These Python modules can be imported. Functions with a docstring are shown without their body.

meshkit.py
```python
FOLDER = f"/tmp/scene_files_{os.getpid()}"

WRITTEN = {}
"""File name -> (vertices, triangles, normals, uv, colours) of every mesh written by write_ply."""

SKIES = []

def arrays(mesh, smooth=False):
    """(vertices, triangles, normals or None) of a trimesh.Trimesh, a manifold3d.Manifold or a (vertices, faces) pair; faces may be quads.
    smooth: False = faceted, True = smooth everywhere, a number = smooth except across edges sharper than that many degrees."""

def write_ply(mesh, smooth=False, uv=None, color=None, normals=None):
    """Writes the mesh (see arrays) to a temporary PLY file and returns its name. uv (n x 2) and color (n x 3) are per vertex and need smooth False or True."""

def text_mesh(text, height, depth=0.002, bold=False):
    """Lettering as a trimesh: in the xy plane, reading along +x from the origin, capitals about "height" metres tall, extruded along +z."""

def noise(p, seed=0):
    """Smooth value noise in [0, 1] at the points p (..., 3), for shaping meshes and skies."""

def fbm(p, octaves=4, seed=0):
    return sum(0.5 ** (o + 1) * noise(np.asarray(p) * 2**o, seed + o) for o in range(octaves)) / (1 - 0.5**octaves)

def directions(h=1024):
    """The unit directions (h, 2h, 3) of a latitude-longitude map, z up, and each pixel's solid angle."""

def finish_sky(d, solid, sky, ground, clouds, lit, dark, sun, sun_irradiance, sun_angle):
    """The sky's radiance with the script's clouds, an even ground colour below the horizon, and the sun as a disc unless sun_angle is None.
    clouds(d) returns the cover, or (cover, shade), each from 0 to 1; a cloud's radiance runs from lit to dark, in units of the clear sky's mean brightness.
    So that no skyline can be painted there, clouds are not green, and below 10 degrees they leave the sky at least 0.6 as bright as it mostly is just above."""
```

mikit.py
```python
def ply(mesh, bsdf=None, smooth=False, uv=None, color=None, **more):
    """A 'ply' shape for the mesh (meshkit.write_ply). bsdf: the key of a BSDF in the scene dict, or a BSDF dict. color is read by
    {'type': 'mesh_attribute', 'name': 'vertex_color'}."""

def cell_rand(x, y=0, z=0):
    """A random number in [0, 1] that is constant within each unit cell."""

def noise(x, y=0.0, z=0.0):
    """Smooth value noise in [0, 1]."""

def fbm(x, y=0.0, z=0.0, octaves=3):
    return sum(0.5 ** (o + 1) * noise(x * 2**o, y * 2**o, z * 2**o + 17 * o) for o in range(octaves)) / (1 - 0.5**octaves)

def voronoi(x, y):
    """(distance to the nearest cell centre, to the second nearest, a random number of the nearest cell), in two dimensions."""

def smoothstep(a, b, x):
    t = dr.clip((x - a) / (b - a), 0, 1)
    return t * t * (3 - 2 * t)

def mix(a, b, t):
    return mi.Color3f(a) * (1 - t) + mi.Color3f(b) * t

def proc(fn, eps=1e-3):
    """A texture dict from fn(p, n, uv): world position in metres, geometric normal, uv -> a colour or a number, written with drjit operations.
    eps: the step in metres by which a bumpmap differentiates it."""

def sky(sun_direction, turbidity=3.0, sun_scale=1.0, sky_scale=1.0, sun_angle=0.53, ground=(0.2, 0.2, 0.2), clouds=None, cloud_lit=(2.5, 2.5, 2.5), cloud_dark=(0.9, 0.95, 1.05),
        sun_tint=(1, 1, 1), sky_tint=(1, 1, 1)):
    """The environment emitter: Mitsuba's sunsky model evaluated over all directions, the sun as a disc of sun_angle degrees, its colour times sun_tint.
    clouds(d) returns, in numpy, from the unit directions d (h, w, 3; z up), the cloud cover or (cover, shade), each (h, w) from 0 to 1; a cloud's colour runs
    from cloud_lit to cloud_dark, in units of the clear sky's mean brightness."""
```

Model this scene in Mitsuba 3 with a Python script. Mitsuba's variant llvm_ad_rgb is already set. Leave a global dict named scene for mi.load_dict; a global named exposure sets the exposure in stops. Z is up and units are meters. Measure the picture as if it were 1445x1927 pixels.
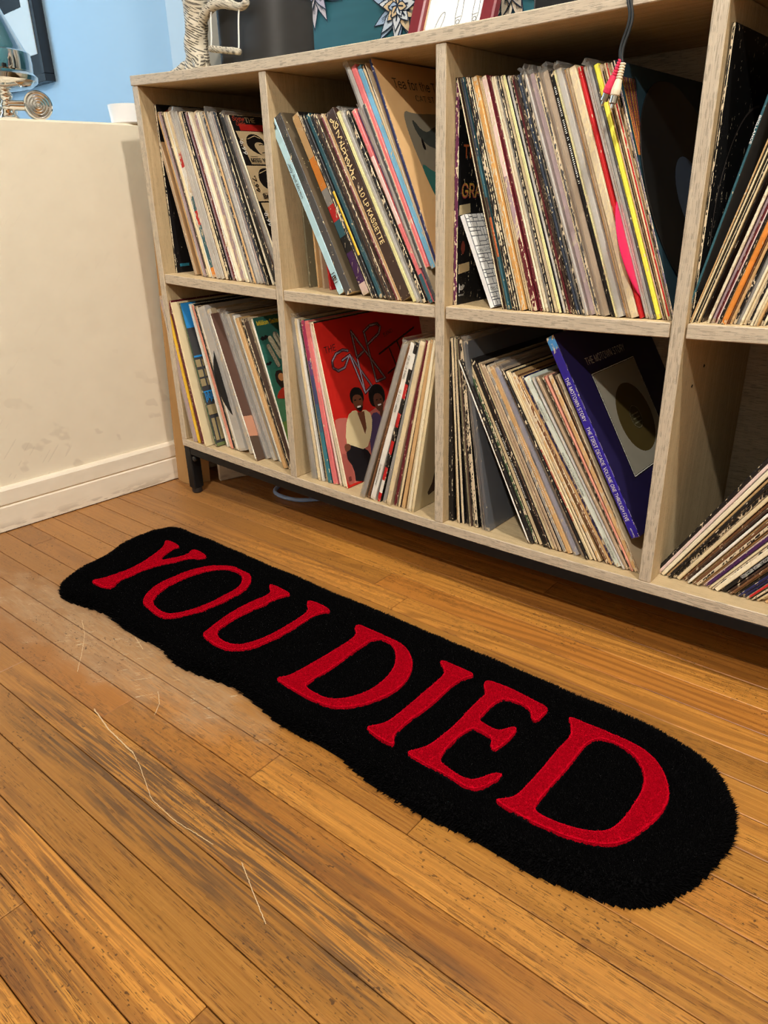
import math
import random
import numpy as np
import trimesh
import drjit as dr
import mitsuba as mi
import mikit
import meshkit
from mikit import fbm, noise, smoothstep, mix, cell_rand
from shapely.geometry import Polygon, LineString, Point, box as sbox
from shapely import affinity

random.seed(7)
rng = np.random.default_rng(7)
T = mi.ScalarTransform4f
scene, labels = {}, {}

# ------------------------------------------------------------------ camera, light levels, exposure
exposure = 0.0
CAM = np.array([1.4063, -0.9416, 0.6455])
R_RIGHT = np.array([0.76961, 0.63802, -0.02517])
R_DOWN = np.array([0.23791, -0.32312, -0.91596])
R_FWD = np.array([-0.59254, 0.69894, -0.40047])
scene["camera"] = {
    "type": "perspective", "fov": 55.386, "fov_axis": "x", "near_clip": 0.02, "far_clip": 50.0,
    "to_world": T().look_at(origin=CAM.tolist(), target=(CAM + R_FWD).tolist(), up=(-R_DOWN).tolist()),
}
BULB_A = dict(pos=(1.72, -0.50, 2.42), r=0.045, rad=(1.0, 0.955, 0.86), power=1750.0)
BULB_B = dict(pos=(1.50, -2.00, 2.56), r=0.045, rad=(1.0, 0.955, 0.86), power=3000.0)
WINDOW_RAD = np.array([0.50, 0.78, 1.0]) * 6.0

# ------------------------------------------------------------------ small helpers
def srgb(r, g, b):
    c = np.array([r, g, b], float) / 255.0
    return np.where(c <= 0.04045, c / 12.92, ((c + 0.055) / 1.055) ** 2.4)

def rgb(c):
    return {"type": "rgb", "value": [float(x) for x in c]}

def principled(color, rough=0.5, metallic=0.0, spec=0.5, **k):
    c = color if isinstance(color, dict) else rgb(color)
    return {"type": "twosided", "bsdf": {"type": "principled", "base_color": c, "roughness": rough, "metallic": metallic, "specular": spec, **k}}

def numbered(name):
    if name not in used:
        used[name] = 0
        return name
    used[name] += 1
    return f"{name}_{used[name]:03d}"
used = {}

def obj(name, mesh, bsdf, parent=None, smooth=False, label=None, **kw):
    key = numbered(f"{parent}__{name}" if parent else name)
    scene[key] = mikit.ply(mesh, bsdf, smooth=smooth, **kw)
    if label:
        labels[key] = {"label": label}
    return key

def thing(name, label, cat, group=None):
    key = numbered(name)
    tag(key, label, cat, group)
    return key

def tag(key, label=None, cat=None, group=None, kind=None):
    d = labels.setdefault(key, {})
    for k, v in (("label", label), ("category", cat), ("group", group), ("kind", kind)):
        if v:
            d[k] = v
    return key

def struct(name, mesh, bsdf, parent=None, smooth=False, label=None, **kw):
    key = obj(name, mesh, bsdf, parent, smooth, **kw)
    if not parent:
        tag(key, label, kind="structure")
    return key

def cat_(ms):
    return trimesh.util.concatenate(ms)

def cbox(x0, x1, y0, y1, z0, z1, c=0.001):
    """A box with chamfered edges."""
    c = min(c, 0.3 * (x1 - x0), 0.3 * (y1 - y0), 0.3 * (z1 - z0))
    P = []
    for sx in (0, 1):
        for sy in (0, 1):
            for sz in (0, 1):
                q = np.array([(x0, x1)[sx], (y0, y1)[sy], (z0, z1)[sz]], float)
                s = np.array([1 - 2 * sx, 1 - 2 * sy, 1 - 2 * sz]) * c
                for k in range(3):
                    d = s.copy(); d[k] = 0
                    P.append(q + d)
    return trimesh.convex.convex_hull(np.array(P))

def explode_uv(mesh, along=0, seed=0.0):
    """Unshared faces with uv in metres: u along the grain axis, v across it."""
    v = mesh.vertices[mesh.faces].reshape(-1, 3)
    f = np.arange(len(v)).reshape(-1, 3)
    n = np.abs(np.repeat(mesh.face_normals, 3, axis=0))
    k = n.argmax(1)
    u = v[:, along] + 0.37 * seed
    others = [a for a in (0, 1, 2) if a != along]
    w = np.where(k == others[0], v[:, others[1]], v[:, others[0]])
    w = np.where(k == along, v[:, others[0]], w) + 1.7 * seed + 0.31 * k
    u = np.where(k == along, v[:, others[1]] * 1.0 + seed, u)
    return trimesh.Trimesh(v, f, process=False), np.c_[u, w]

def tube(path, radii, n=10, caps=True):
    path = np.asarray(path, float)
    radii = np.broadcast_to(radii, (len(path),))
    tang = np.gradient(path, axis=0)
    tang /= np.linalg.norm(tang, axis=1, keepdims=True)
    ref = np.array([0, 0, 1.0]) if abs(tang[0][2]) < 0.9 else np.array([1.0, 0, 0])
    V = []
    a = np.cross(tang[0], ref); a /= np.linalg.norm(a)
    for p, t, r in zip(path, tang, radii):
        a = a - t * (a @ t); a /= np.linalg.norm(a)
        b = np.cross(t, a)
        ang = np.arange(n) * 2 * np.pi / n
        V.append(p + r * (np.cos(ang)[:, None] * a + np.sin(ang)[:, None] * b))
    V = np.vstack(V)
    F = []
    for i in range(len(path) - 1):
        for j in range(n):
            q = i * n + j; q2 = i * n + (j + 1) % n
            F += [[q, q2, q2 + n], [q, q2 + n, q + n]]
    if caps:
        V = np.vstack([V, path[0], path[-1]])
        c0, c1 = len(V) - 2, len(V) - 1
        e = (len(path) - 1) * n
        for j in range(n):
            F += [[c0, (j + 1) % n, j], [c1, e + j, e + (j + 1) % n]]
    return trimesh.Trimesh(V, F, process=False)

def spline(pts, n=40):
    pts = np.asarray(pts, float)
    from scipy.interpolate import CubicSpline
    s = np.r_[0, np.cumsum(np.linalg.norm(np.diff(pts, axis=0), axis=1))]
    return CubicSpline(s, pts)(np.linspace(0, s[-1], n))

def lathe(profile, axis_origin=(0, 0, 0), axis=(0, 0, 1), n=40):
    """profile: (radius, height) pairs."""
    m = trimesh.creation.revolve(np.asarray(profile, float), sections=n)
    m.apply_transform(trimesh.geometry.align_vectors([0, 0, 1], np.asarray(axis, float) / np.linalg.norm(axis)))
    m.apply_translation(axis_origin)
    return m

def chaikin(p, k=2):
    p = np.asarray(p, float)
    for _ in range(k):
        q = np.roll(p, -1, 0)
        p = np.vstack([np.c_[0.75 * p + 0.25 * q], np.c_[0.25 * p + 0.75 * q]]).reshape(2, -1, 2).transpose(1, 0, 2).reshape(-1, 2)
    return p

def tri2d(poly):
    """2-D triangulation of a shapely polygon."""
    V, F = [], []
    for g in getattr(poly, "geoms", [poly]):
        if g.is_empty or g.area < 1e-10 or g.geom_type != "Polygon":
            continue
        v, f = trimesh.creation.triangulate_polygon(g, engine="earcut")
        F.append(np.asarray(f) + sum(map(len, V))); V.append(np.asarray(v))
    return (np.vstack(V), np.vstack(F)) if V else (np.zeros((0, 2)), np.zeros((0, 3), int))

class Print:
    """Flat print on a plane: coloured polygons, each layer a hair above the last. o, a, b: origin and the two axes; lift along n."""
    def __init__(self, o, a, b, n, base=0.0003, step=0.00012):
        self.o, self.a, self.b, self.n = (np.asarray(x, float) for x in (o, a, b, n))
        self.h, self.step, self.V, self.F, self.C, self.k = base, step, [], [], [], 0
        self.clip = None
    def add(self, poly, color, up=True):
        if not hasattr(poly, "geom_type"):
            poly = Polygon(poly)
        if not poly.is_valid:
            poly = poly.buffer(0)
        if self.clip is not None:
            poly = poly.intersection(self.clip)
        v, f = tri2d(poly)
        if not len(f):
            return
        n = np.cross(self.a, self.b) @ self.n
        if n < 0:
            f = f[:, ::-1]
        self.V.append(self.o + v[:, :1] * self.a + v[:, 1:2] * self.b + self.n * self.h)
        self.F.append(f + self.k); self.k += len(v)
        self.C.append(np.tile(np.asarray(color, float), (len(v), 1)))
        if up:
            self.h += self.step
    def line(self, pts, w, color, up=False):
        self.add(LineString(pts).buffer(w / 2, quad_segs=2), color, up)
    def text(self, s, x, y, height, color, ang=0.0, sx=1.0, bold=False, shear=0.0):
        m = meshkit.text_mesh(s, height, depth=0.001, bold=bold)
        top = m.faces[np.where(m.face_normals[:, 2] > 0.9)[0]]
        v = m.vertices[:, :2] * [sx, 1]
        v = v + np.c_[shear * v[:, 1], v[:, 1] * 0]
        c, s_ = math.cos(ang), math.sin(ang)
        v = v @ np.array([[c, s_], [-s_, c]]) + [x, y]
        used_, inv = np.unique(top, return_inverse=True)
        v, f = v[used_], inv.reshape(-1, 3)
        if np.cross(self.a, self.b) @ self.n < 0:
            f = f[:, ::-1]
        self.V.append(self.o + v[:, :1] * self.a + v[:, 1:2] * self.b + self.n * self.h)
        self.F.append(f + self.k); self.k += len(v)
        self.C.append(np.tile(np.asarray(color, float), (len(v), 1)))
    def build(self, name, parent, label=None, bsdf="print_ink"):
        m = trimesh.Trimesh(np.vstack(self.V), np.vstack(self.F), process=False)
        return obj(name, m, bsdf, parent, label=label, color=np.vstack(self.C))

# ------------------------------------------------------------------ the shelf's sag: it hangs 17 mm in the middle under its load
SAG = 0.03264
def sag(x):
    x = np.asarray(x, float)
    return np.where((x > 0) & (x < 1.466), SAG * x * (1.45 - x), 0.0)
def warped(mesh):
    v = mesh.vertices.copy(); v[:, 2] -= sag(v[:, 0])
    return trimesh.Trimesh(v, mesh.faces, process=False)

# ------------------------------------------------------------------ materials
def f_floor(p, n, uv):
    u, v = uv.x, uv.y                      # u: along the board (+ 40 per board), v: across it
    bid = dr.floor(u / 40.0)
    r1, r2, r3 = cell_rand(bid, 3.0), cell_rand(bid, 11.0), cell_rand(bid, 23.0)
    uu = u - bid * 40.0
    wob = fbm(uu * 3.0, v * 30.0, r1 * 50.0, 3)
    # open oak grain: long fine streaks, short dark pores, and cathedral figure on some boards
    streak = fbm(uu * 10.0, v * 900.0 + wob * 9.0, r2 * 91.0, 3)
    cq = v * 340.0 * (0.6 + 0.6 * r3) + wob * 26.0 + dr.square(v * 36.0 - 0.9) * 5.0 * r3 - uu * 16.0
    cath = smoothstep(0.35, 0.95, dr.sin(cq) * 0.5 + 0.5) * smoothstep(0.45, 0.65, fbm(uu * 2.0, v * 9.0, r3 * 40.0, 2))
    pores = smoothstep(0.58, 0.74, noise(uu * 95.0, v * 2100.0 + wob * 9.0, r1 * 77.0))
    poreband = smoothstep(0.38, 0.62, fbm(uu * 4.0, v * 95.0 + wob * 3.0, r2 * 17.0, 2))
    g = dr.clip(1.35 * streak - 0.18, 0, 1)
    c = mix((0.34, 0.118, 0.018), (0.58, 0.248, 0.046), g)
    c = c * (0.70 + 0.42 * r1)
    c = mix(c, (0.36, 0.112, 0.018), 0.55 * smoothstep(0.45, 1.0, r2))
    broad = fbm(uu * 2.5, v * 40.0, r3 * 60.0, 3)
    c = c * (0.82 + 0.36 * broad)
    c = mix(c, (0.085, 0.028, 0.008), 0.72 * pores * (0.15 + 0.85 * poreband))
    c = mix(c, (0.17, 0.055, 0.013), 0.50 * cath)
    # varnish worn through, and ground-in dirt, towards the half wall
    far = smoothstep(0.75, 0.10, p.x + 0.35 * p.y + 0.25 * fbm(p.x * 5.0, p.y * 9.0, 2.0, 3))
    c = mix(c, (0.235, 0.105, 0.040), 0.66 * far)
    d2 = dr.square((p.x - 0.84 - 0.9 * (p.y + 0.60)) / 0.40) + dr.square((p.y + 0.615) / 0.075)
    dirt = smoothstep(1.25, 0.2, d2 + 1.4 * (fbm(p.x * 12.0, p.y * 70.0, 5.0, 4) - 0.45))
    lines = smoothstep(0.40, 0.60, fbm(uu * 14.0, v * 420.0 + wob * 6.0, r2 * 13.0, 3))
    c = mix(c, (0.085, 0.042, 0.020), 0.85 * dirt * (0.15 + 0.85 * lines))
    d4 = dr.square((p.x - 0.72) / 0.25) + dr.square((p.y + 0.80) / 0.10)
    c = mix(c, (0.10, 0.040, 0.016), 0.55 * smoothstep(1.2, 0.3, d4 + 1.4 * (fbm(p.x * 10.0, p.y * 50.0, 3.0, 4) - 0.45)) * lines)
    d3 = dr.square((p.x - 0.44 - 0.75 * (p.y + 0.46)) / 0.40) + dr.square((p.y + 0.47) / 0.085)
    scuff = smoothstep(1.25, 0.1, d3 + 1.3 * (fbm(p.x * 22.0, p.y * 40.0, 9.0, 4) - 0.45))
    rub = fbm(p.x * 60.0 + p.y * 30.0, p.y * 420.0, 1.0, 3)
    c = mix(c, (0.46, 0.31, 0.185), 0.50 * scuff * (0.35 + 0.8 * rub))
    hair = smoothstep(0.90, 0.94, noise(p.x * 30.0 + p.y * 45.0, p.x * 420.0 - p.y * 330.0, 3.0))
    c = mix(c, (0.62, 0.46, 0.30), 0.6 * hair * scuff)
    fleck = smoothstep(0.86, 0.92, noise(p.x * 260.0, p.y * 620.0, 4.0)) * smoothstep(0.5, 0.7, noise(p.x * 18.0, p.y * 18.0, 8.0))
    return mix(c, (0.04, 0.016, 0.008), 0.75 * fleck) * mi.Color3f(0.93, 0.98, 1.02)

def f_floor_rough(p, n, uv):
    d3 = dr.square((p.x - 0.44 - 0.75 * (p.y + 0.46)) / 0.45) + dr.square((p.y + 0.47) / 0.10)
    return 0.34 + 0.16 * smoothstep(1.3, 0.1, d3) + 0.10 * fbm(p.x * 20.0, p.y * 90.0, 0.0, 2)

def f_oak(p, n, uv):
    """Oak laminate: golden faces, a greyer edge band on everything that faces the room."""
    u, v = uv.x, uv.y
    wob = fbm(u * 5.0, v * 40.0, 3.0, 2)
    a = fbm(u * 2.2, v * 130.0 + wob * 6.0, 1.0, 3)
    b = fbm(u * 50.0, v * 900.0 + wob * 4.0, 7.0, 2)
    pores = smoothstep(0.58, 0.80, noise(u * 110.0, v * 1500.0 + wob * 6.0, 5.0))
    face = mix((0.385, 0.270, 0.140), (0.560, 0.425, 0.250), dr.clip(0.10 + 0.75 * a + 0.20 * b, 0, 1))
    edge = mix((0.430, 0.345, 0.250), (0.620, 0.530, 0.410), dr.clip(0.05 + 0.45 * a + 0.55 * b, 0, 1))
    front = smoothstep(-0.5, -0.8, n.y)
    c = mix(face, edge, front)
    return mix(c, c * 0.52, pores * (0.30 + 0.35 * front))

def f_paint(p, n, uv):
    c = mix((0.69, 0.605, 0.47), (0.74, 0.655, 0.515), fbm(p.y * 30.0, p.z * 30.0, p.x * 9.0, 3))
    low = smoothstep(0.45, 0.05, p.z)
    scuff = smoothstep(0.70, 0.80, fbm(p.y * 26.0 + p.z * 9.0, p.z * 30.0, 4.0, 3)) * low
    hair = smoothstep(0.86, 0.90, noise(p.y * 160.0 - p.z * 140.0, p.z * 24.0 + p.y * 20.0, 2.0)) * smoothstep(0.5, 0.6, noise(p.y * 8.0, p.z * 8.0, 6.0))
    return mix(mix(c, (0.44, 0.36, 0.27), 0.40 * scuff), (0.38, 0.31, 0.24), 0.22 * hair * (0.2 + 0.8 * low))

def f_trim(p, n, uv):
    c = mix((0.72, 0.63, 0.50), (0.79, 0.70, 0.57), fbm(p.y * 22.0, p.z * 60.0, 0.0, 3))
    grime = smoothstep(0.03, 0.0, p.z) * smoothstep(0.40, 0.65, fbm(p.y * 40.0, p.z * 160.0, 3.0, 3))
    return mix(c, (0.32, 0.25, 0.17), 0.6 * grime)

def f_wallpaper(p, n, uv):
    return mix((0.018, 0.088, 0.118), (0.026, 0.118, 0.150), fbm(p.x * 9.0, p.z * 60.0, 0.0, 2))

def f_newsprint(p, n, uv):
    """Newspaper strips: rows of small dark type on cream paper, laid in patches of different slant."""
    cell = dr.floor(uv.x * 9.0) * 7.0 + dr.floor(uv.y * 26.0)
    r = cell_rand(cell, 5.0)
    a = (r - 0.5) * 2.4
    x = uv.x * dr.cos(a) * 0.20 + uv.y * dr.sin(a)
    y = -uv.x * dr.sin(a) * 0.20 + uv.y * dr.cos(a)
    row = y * 230.0
    inrow = smoothstep(0.30, 0.42, row - dr.floor(row)) * smoothstep(0.95, 0.8, row - dr.floor(row))
    word = smoothstep(0.36, 0.46, noise(x * 700.0, dr.floor(row), r * 9.0))
    blank = smoothstep(0.92, 0.88, cell_rand(cell, 9.0))
    c = mix((0.50, 0.44, 0.34), (0.60, 0.53, 0.42), noise(uv.x * 30.0, uv.y * 80.0, 1.0))
    return mix(c, (0.07, 0.06, 0.05), 0.90 * inrow * word * blank)

def f_fabric(p, n, uv):
    a = dr.sin(uv.x * 2600.0) * dr.sin(uv.y * 2600.0)
    return mix((0.010, 0.010, 0.011), (0.040, 0.038, 0.036), smoothstep(-0.2, 0.9, a))

def f_cardboard(p, n, uv):
    return mix((0.36, 0.20, 0.075), (0.46, 0.27, 0.11), fbm(p.x * 30.0, p.z * 12.0, p.y * 30.0, 3))

def f_wear(p, n, uv):
    """Where a sleeve's print has rubbed off: uv.x holds how worn, uv.y a number of the sleeve's own."""
    s = uv.y * 37.0
    a = noise(p.z * 330.0 + s, p.x * 700.0, p.y * 700.0 + s)
    b = noise(p.z * 60.0 - s, p.x * 260.0, p.y * 260.0)
    t = 0.55 * a + 0.45 * b
    return smoothstep(0.80 - 0.52 * uv.x, 0.86 - 0.50 * uv.x, t) * smoothstep(0.0, 0.04, uv.x)

def f_letters(p, n, uv):
    """Rubbed, faded small marks down a worn spine."""
    s = uv.y * 11.0
    a = noise(p.z * 520.0, p.x * 500.0 + s, s)
    band = smoothstep(0.45, 0.6, noise(p.z * 16.0, s, 2.0))
    return smoothstep(0.55, 0.7, a) * band

scene["floor_oak"] = {"type": "twosided", "bsdf": {"type": "principled", "base_color": mikit.proc(f_floor), "roughness": mikit.proc(f_floor_rough), "specular": 0.45}}
scene["oak"] = principled(mikit.proc(f_oak), 0.55, spec=0.35)
scene["cream_paint"] = principled(mikit.proc(f_paint), 0.6, spec=0.3)
scene["trim_paint"] = principled(mikit.proc(f_trim), 0.42, spec=0.4)
scene["teal_paper"] = principled(mikit.proc(f_wallpaper), 0.5, spec=0.4)
scene["newsprint"] = principled(mikit.proc(f_newsprint), 0.6, spec=0.3)
scene["speaker_cloth"] = principled(mikit.proc(f_fabric), 0.55, spec=0.5)
scene["cardboard"] = principled(mikit.proc(f_cardboard), 0.7, spec=0.2)
scene["blue_paint"] = principled((0.50, 0.66, 0.80), 0.6, spec=0.3)
scene["pale_paint"] = principled((0.70, 0.78, 0.84), 0.5, spec=0.3)
scene["white_ceiling"] = principled((0.30, 0.29, 0.27), 0.8, spec=0.2)
scene["warm_wall"] = principled((0.22, 0.20, 0.17), 0.7, spec=0.2)
scene["black_metal"] = principled((0.006, 0.006, 0.0065), 0.45, spec=0.2)
scene["black_plastic"] = principled((0.012, 0.012, 0.013), 0.35, spec=0.4)
scene["black_frame"] = principled((0.010, 0.011, 0.014), 0.35, spec=0.5)
scene["vinyl"] = principled((0.006, 0.006, 0.006), 0.22, spec=0.6)
scene["white_plastic"] = principled((0.82, 0.82, 0.82), 0.4, spec=0.5)
scene["cable_white"] = principled((0.34, 0.52, 0.92), 0.35, spec=0.5)
scene["beige_card"] = principled(srgb(190, 178, 160), 0.6, spec=0.3)
scene["red_wood"] = principled(srgb(112, 38, 44), 0.38, spec=0.45)
scene["paper"] = principled((0.83, 0.82, 0.79), 0.7, spec=0.2)
scene["red_rubber"] = principled((0.68, 0.035, 0.09), 0.45, spec=0.4)
scene["cream_rubber"] = principled((0.72, 0.62, 0.45), 0.45, spec=0.4)
scene["black_rubber"] = principled((0.012, 0.012, 0.012), 0.45, spec=0.4)
scene["nickel"] = principled((0.75, 0.72, 0.66), 0.22, metallic=1.0)
scene["chrome"] = principled((0.90, 0.89, 0.87), 0.04, metallic=1.0)
scene["rug_black"] = principled((0.0030, 0.0028, 0.0030), 1.0, spec=0.0)
scene["rug_red"] = principled((0.43, 0.002, 0.012), 1.0, spec=0.0)
scene["hole_dark"] = principled((0.02, 0.013, 0.008), 0.8, spec=0.1)
scene["subfloor"] = principled((0.05, 0.03, 0.015), 0.9, spec=0.1)
scene["scratch"] = principled((0.56, 0.40, 0.24), 0.7, spec=0.2)
scene["clear_film"] = {"type": "thindielectric", "int_ior": 1.35}
scene["hazy_film"] = {"type": "blendbsdf", "weight": 0.10, "bsdf_0": {"type": "thindielectric", "int_ior": 1.40}, "bsdf_1": {"type": "twosided", "bsdf": {"type": "diffuse", "reflectance": rgb((0.80, 0.78, 0.74))}}}
VC = {"type": "mesh_attribute", "name": "vertex_color"}
scene["print_ink"] = {"type": "twosided", "bsdf": {"type": "principled", "base_color": VC, "roughness": 0.5, "specular": 0.35}}
scene["sleeve"] = {"type": "blendbsdf", "weight": mikit.proc(f_wear),
                   "bsdf_0": {"type": "twosided", "bsdf": {"type": "principled", "base_color": VC, "roughness": 0.48, "specular": 0.4}},
                   "bsdf_1": {"type": "twosided", "bsdf": {"type": "principled", "base_color": rgb((0.66, 0.54, 0.37)), "roughness": 0.7, "specular": 0.2}}}

# ------------------------------------------------------------------ the room
# floor: strip oak boards, 51 mm wide, parallel to the shelf
JOINT0, PITCH = -0.784, 0.0508
struct("floor", cbox(-3.1, 3.2, -3.3, 1.6, -0.05, -0.0125, 0.0), "subfloor", label="worn orange oak strip floor with dark joints and scuffs")
breaks = {6: [1.034], 5: [0.832], -1: [0.784, -0.3], 0: [1.012, -0.1], 3: [0.369], 4: [0.585], 10: [0.30], 13: [0.72, 2.1], 15: [1.35], 8: [-0.02, 1.72], 12: [0.13], 17: [0.9]}
k0, k1 = -16, 23
bid = 0
for k in range(k0, k1):
    y0 = JOINT0 + k * PITCH
    cuts = sorted(breaks.get(k, [0.15 + 0.9 * rng.random()]) )
    ends = [-0.35] + cuts + [2.6]
    for a, b in zip(ends[:-1], ends[1:]):
        if b - a < 0.05:
            continue
        m = cbox(a + 0.0004, b - 0.0004, y0 + 0.0006, y0 + PITCH - 0.0006, -0.0125, 0.0 - 0.0005 * rng.random() * (k not in (5, 6)), 0.0008)
        m = trimesh.Trimesh(m.vertices[m.faces].reshape(-1, 3), np.arange(3 * len(m.faces)).reshape(-1, 3), process=False)
        uv = np.c_[m.vertices[:, 0] + 40.0 * bid + 12.0, m.vertices[:, 1] - y0]
        struct("board", m, "floor_oak", "floor", uv=uv)
        bid += 1

def ribbon(pts, w, z=0.0006):
    pts = np.asarray(pts, float)
    ls = LineString(pts)
    s = np.linspace(0, ls.length, 60)
    p = np.array([ls.interpolate(t).coords[0] for t in s]) + rng.normal(0, 0.00025, (60, 2))
    poly = LineString(p).buffer(w / 2, quad_segs=2)
    v, f = tri2d(poly)
    return trimesh.Trimesh(np.c_[v, np.full(len(v), z)], f, process=False)
for pts, w in (([(0.563, -0.578), (0.619, -0.589), (0.683, -0.594)], 0.0016), ([(0.683, -0.594), (0.707, -0.601), (0.769, -0.625), (0.818, -0.627), (0.878, -0.621)], 0.0008),
               ([(0.333, -0.466), (0.375, -0.485), (0.417, -0.513), (0.463, -0.547)], 0.0008), ([(0.921, -0.617), (0.964, -0.636), (0.994, -0.649)], 0.0009),
               ([(0.60, -0.50), (0.625, -0.515), (0.64, -0.533)], 0.0009), ([(0.45, -0.44), (0.49, -0.452)], 0.0010)):
    struct("scratch", ribbon(pts, w), "scratch", "floor")

# half wall, cream, 4.4 degrees off the shelf's square; open stairwell beyond it
SK = math.atan2(0.033, 0.433)
def skew(mesh):
    """local (along the wall towards the back, away from the room, up) -> world"""
    v = mesh.vertices
    d = np.array([math.sin(SK), math.cos(SK)]); n = np.array([-math.cos(SK), math.sin(SK)])
    o = np.array([-0.105, 0.045])
    xy = o + v[:, :1] * d + v[:, 1:2] * n
    return trimesh.Trimesh(np.c_[xy, v[:, 2]], mesh.faces[:, ::-1], process=False)
struct("wall_left", skew(cbox(-3.3, 0.345, 0.008, 0.13, 0.0, 0.7915, 0.004)), "cream_paint", label="cream painted half wall beside the record shelf")
bb = Polygon([(0, 0), (-0.006, 0.002), (-0.006, 0.0535), (-0.001, 0.0560), (-0.001, 0.058), (-0.0045, 0.060), (-0.0045, 0.089), (0.0, 0.0945), (0.0085, 0.0955), (0.0085, 0)])
m = trimesh.creation.extrude_polygon(bb, 3.60, engine="earcut")
v = m.vertices.copy()
m = trimesh.Trimesh(np.c_[v[:, 2] - 3.30, v[:, 0], v[:, 1]], m.faces, process=False)
struct("baseboard_left", skew(m), "trim_paint", label="cream baseboard with a bead along the half wall")
# back wall with the teal paper; far blue wall of the stairwell; the rest of the room
struct("wall_back", cbox(-0.125, 3.1, 0.376, 0.50, 0.0, 2.62, 0.0), "teal_paper", label="teal floral wallpaper wall behind the record shelf")
struct("baseboard_back", cbox(-0.06, 3.1, 0.362, 0.376, 0.0, 0.095, 0.003), "trim_paint")
fa = np.array([-2.06, 1.0]); fd = np.array([math.cos(SK), -math.sin(SK)]); fn = np.array([-math.sin(SK), -math.cos(SK)])
def farwall(mesh):
    """local (along the far wall to the right, out of the wall towards the room, up) -> world"""
    v = mesh.vertices
    xy = fa + v[:, :1] * fd + v[:, 1:2] * fn
    return trimesh.Trimesh(np.c_[xy, v[:, 2]], mesh.faces[:, ::-1], process=False)
struct("wall_far", farwall(cbox(-1.3, 2.3, -0.12, 0.0, 0.0, 2.62, 0.0)), "blue_paint", label="pale blue wall of the stairwell beyond the half wall")
struct("trim_1", farwall(cbox(0.98, 1.42, 0.0, 0.022, 0.0, 2.62, 0.003)), "pale_paint", label="pale casing on the blue wall")
struct("wall_right", cbox(3.1, 3.2, -3.3, 0.5, 0.0, 2.62, 0.0), "warm_wall")
struct("wall_front", cbox(-3.1, 3.2, -3.4, -3.3, 0.0, 2.62, 0.0), "warm_wall")
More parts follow.
